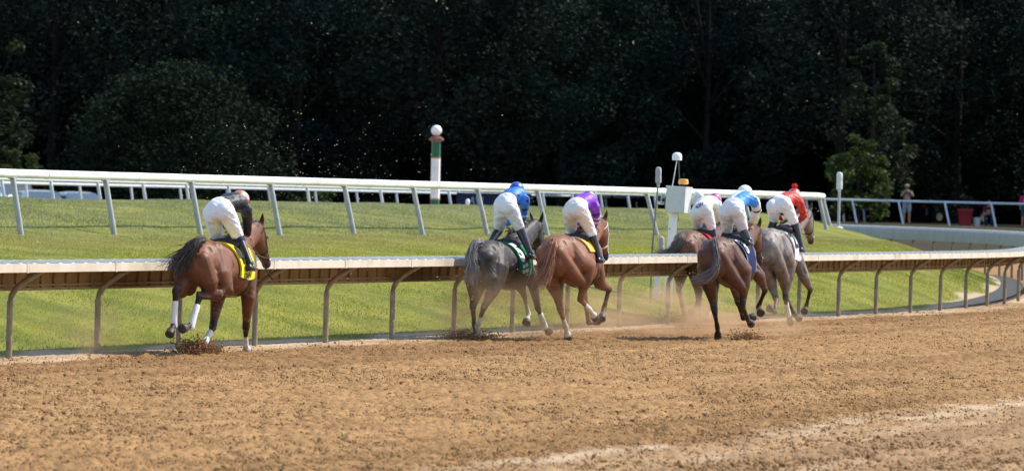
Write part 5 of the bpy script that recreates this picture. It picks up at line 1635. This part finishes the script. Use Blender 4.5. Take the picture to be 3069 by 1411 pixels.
make_horse(h, 'dark bay horse leading centre with blue cloth and pale streaked tail', (.115, .048, .030), (.050, .019, .012), {'all': (.018, .011, .009)}, M_coat,
           dict(line=[(-.30, -.02, 1.44), (-.43, -.09, 1.34), (-.48, -.13, 1.16), (-.50, -.10, 1.02), (-.53, .04, .92), (-.58, .22, .89)], c0=(.04, .03, .026), c1=(.36, .31, .27), spread=.035, n=170),
           (.02, .014, .012), cloth=dict(m=clothm('royal_blue_cloth', (.006, .014, .065)), edge=num('pale_blue_edge', (.45, .5, .7)), text=(('3', .62, .22, .32, N_white, .02),)), seed=5)
make_jockey(h, 'jockey in white silks with blue back panel and white helmet', W_, W_,
            silk_fn=lambda P, c, t, l, arm, at_: np.where(((arm < .5) & (t > .18) & (t < .80) & (l < .02))[:, None], np.array((.05, .26, .74)), np.where(((arm < .5) & (t < .22) | (arm > .5) & (np.abs(at_ - .8) < .09))[:, None], np.array((.03, .03, .09)), c)),
            helm_fn=lambda c, a, b, u: np.where((np.abs(u - .015) < .014)[:, None], np.array((.02, .03, .14)), c), sleeve=.07)
h = HORSE['h6']
h['poll'], h['muz'] = (1.86, -.16, 1.93), (2.22, -.16, 1.45)
make_horse(h, 'light grey brown horse on the outside of the pack with white cloth', (.205, .175, .158), (.105, .085, .074), {'all': (.035, .026, .022), 'LH': (.05, .036, .03)}, M_grey,
           dict(line=[(-.30, .0, 1.52), (-.40, .02, 1.48), (-.45, .06, 1.30), (-.46, .10, 1.10), (-.48, .12, .92), (-.50, .14, .78)], c0=(.06, .045, .04), c1=(.16, .13, .11), spread=.05, n=200),
           (.03, .024, .02), wraps=('RH',), cloth=dict(m=clothm('white_cloth', (.72, .70, .74)), edge=num('white_piping', (.7, .7, .72)), text=(('2', .62, .30, .34, N_black, .016),)),
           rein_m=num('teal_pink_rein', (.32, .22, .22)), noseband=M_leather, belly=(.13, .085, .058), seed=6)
make_jockey(h, 'jockey in red silks with a red helmet and pompom on the pale horse', (.58, .035, .025), (.60, .025, .02),
            silk_fn=lambda P, c, t, l, arm, at_: np.where((((arm < .5) & (((np.abs(l) * 8 + t * 4) % 1) < .16)) | ((arm > .5) & (np.abs((at_ * 2.2) % 1 - .5) < .10)))[:, None], np.array((.10, .05, .035)), c),
            helm_fn=lambda c, a, b, u: np.where((u < .06)[:, None], np.array((.50, .47, .46)), c), pom=num('red_pompom', (.62, .02, .02)))
# riding crop held by the trailing jockey
h = HORSE['h1']; J = h['J']; a = V3(J['haR'])
wp = MB().tube([a + V3((-.12, .0, .10)), a, a + V3((.30, -.05, -.26)), a + V3((.55, -.10, -.47))], [.011, .010, .007, .009], n=7).tube([a + V3((.53, -.095, -.455)), a + V3((.62, -.11, -.53))], [(.014, .004)] * 2, n=6).build('riding_crop', M_dark)
wp.location = (h['O'][0], h['O'][1], 0); wp.rotation_euler = (0, 0, pi / 2 - radians(h['th']))
tag(wp, 'thin dark riding crop in the hand of the jockey in black', 'riding crop')
# ------------------------------------------------------------------ kicked up dirt and dust
M_fly = mat('flying_dirt', (.50, .37, .24), .95, .1)
M_spray = mat('dirt_spray', (.20, .10, .048), .95, .1, noise=(9, (.33, .18, .085), .35, .65))
def spray(name, label, c, n, spread, size, rise, dirv, seed, m=M_spray, group='dirt thrown up by the hooves'):
    global rng
    rng = np.random.default_rng(seed)
    d = rng.normal(0, 1, (n, 3)) * np.array(spread)
    p = np.array(c) + d
    p[:, 2] = np.abs(d[:, 2]) * rise + .01
    p += np.outer(p[:, 2], np.array(dirv))
    s = size * rng.uniform(.4, 1.6, n) ** 1.5
    v, f = clods(p, s)
    o = mesh_np(name, v, f, m); tag(o, label, 'dirt', group, kind='stuff')
HZ = lambda h, q: (h['O'][0] + sin(radians(h['th'])) * q[0] - cos(radians(h['th'])) * q[1], h['O'][1] + cos(radians(h['th'])) * q[0] + sin(radians(h['th'])) * q[1])
c = HZ(HORSE['h1'], HORSE['h1']['LF'][4]); spray('dirt_spray', 'brown burst of dirt around the front hoof of the trailing bay', (*c, 0), 2600, (.14, .16, .075), .0075, 1.0, (-.2, 0, 0), 301)
c = HZ(HORSE['h2'], HORSE['h2']['RH'][4]); spray('dirt_spray', 'low burst of dirt under the hind hooves of the dark grey horse', (c[0] - .1, c[1], 0), 2200, (.20, .18, .05), .007, 1.0, (-.6, 0, 0), 302)
c = HZ(HORSE['h5'], HORSE['h5']['RH'][4]); spray('dirt_spray', 'clump of dirt flying under the dark bay horse', (c[0] - .05, c[1] - .3, .0), 900, (.12, .14, .06), .0075, 1.0, (-.3, 0, 0), 303)
c = HZ(HORSE['h4'], HORSE['h4']['RH'][4]); spray('dirt_spray', 'dirt thrown up behind the hooves of the dark brown horse', (c[0] - .15, c[1] - .5, .0), 1500, (.26, .3, .10), .007, 1.0, (-.8, 0, 0), 304)
# specks hanging in the air behind the horses
rng = np.random.default_rng(77)
n = 2200
yy = rng.uniform(73, 92, n); base_x = np.interp(yy, [71, 95], [-3.6, 4.4])
xx = base_x + rng.normal(-1.2, 1.5, n); zz_ = np.abs(rng.normal(0, 1, n)) ** 1.1 * .62 + .1
m_ = 420
yy = np.concatenate([yy, rng.uniform(76, 84, m_)]); xx = np.concatenate([xx, rng.normal(-2.9, 1.3, m_)]); zz_ = np.concatenate([zz_, 1.9 + np.abs(rng.normal(0, .55, m_))])
n += m_
m2 = 2600                                        # grit flung up round the legs of the following horses
yy2 = rng.uniform(79, 90, m2); xx2 = np.interp(yy2, [79, 90], [-1.2, 3.6]) + rng.normal(-.1, .75, m2)
yy = np.concatenate([yy, yy2]); xx = np.concatenate([xx, xx2]); zz_ = np.concatenate([zz_, np.abs(rng.normal(0, .45, m2)) + .03]); n += m2
sz = .003 + .008 * rng.uniform(0, 1, n) ** 3
v, f = clods(np.stack([xx, yy, zz_], -1), sz)
o = mesh_np('flying_dirt', v, f, M_fly); tag(o, 'small specks of dirt hanging in the air behind the horses', 'dirt', kind='stuff')

def dust_mat(name, dens, seed):
    m = bpy.data.materials.new(name); m.use_nodes = True
    nt = m.node_tree; L = nt.links.new
    nt.nodes.remove(nt.nodes['Principled BSDF'])
    pv = nt.nodes.new('ShaderNodeVolumePrincipled')
    pv.inputs['Color'].default_value = (.72, .50, .30, 1)
    pv.inputs['Anisotropy'].default_value = .35
    tc = nt.nodes.new('ShaderNodeTexCoord')
    ln = nt.nodes.new('ShaderNodeVectorMath'); ln.operation = 'LENGTH'
    L(tc.outputs['Object'], ln.inputs[0])
    fall = nt.nodes.new('ShaderNodeMapRange'); fall.interpolation_type = 'SMOOTHSTEP'
    fall.inputs['From Min'].default_value = 1.0; fall.inputs['From Max'].default_value = .1
    L(ln.outputs['Value'], fall.inputs[0])
    mp_ = nt.nodes.new('ShaderNodeMapping'); mp_.inputs['Location'].default_value = (seed, seed * 1.7, 0)
    L(tc.outputs['Object'], mp_.inputs[0])
    nz = nt.nodes.new('ShaderNodeTexNoise'); nz.inputs['Scale'].default_value = 2.2; nz.inputs['Detail'].default_value = 4
    L(mp_.outputs[0], nz.inputs['Vector'])
    nr = nt.nodes.new('ShaderNodeMapRange'); nr.inputs['From Min'].default_value = .44; nr.inputs['From Max'].default_value = .70
    L(nz.outputs[0], nr.inputs[0])
    a = nt.nodes.new('ShaderNodeMath'); a.operation = 'MULTIPLY'; L(fall.outputs[0], a.inputs[0]); L(nr.outputs[0], a.inputs[1])
    b = nt.nodes.new('ShaderNodeMath'); b.operation = 'MULTIPLY'; b.inputs[1].default_value = dens; L(a.outputs[0], b.inputs[0])
    L(b.outputs[0], pv.inputs['Density'])
    L(pv.outputs[0], nt.nodes['Material Output'].inputs['Volume'])
    return m
def dust(label, c, size, dens, seed, rz=0):
    me = bpy.data.meshes.new('dust_cloud'); bm = bmesh.new(); bmesh.ops.create_icosphere(bm, subdivisions=3, radius=1.0); bm.to_mesh(me); bm.free()
    o = bpy.data.objects.new('dust_cloud', me); COL.objects.link(o)
    o.location = c; o.scale = size; o.rotation_euler = (0, 0, rz)
    me.materials.append(dust_mat('dust_' + str(int(seed)), dens, seed))
    tag(o, label, 'dust', 'dust raised by the horses', kind='stuff')
rz = pi / 2 - radians(18)
dust('thin tan dust hanging around the legs of the grey and chestnut horses', (.0, 81.2, .45), (2.6, 1.5, .85), 1.15, 3, rz)
dust('tan dust cloud between the chestnut and the leading group', (2.0, 85.6, .30), (3.0, 1.3, .70), 1.6, 8, rz)
dust('low dust kicked up under the leading group', (3.4, 86.5, .22), (2.4, 1.5, .55), 1.4, 14, rz)
dust('faint wisp of dust behind the trailing bay horse', (-5.1, 69.6, .30), (1.5, .8, .55), 1.0, 21, rz)
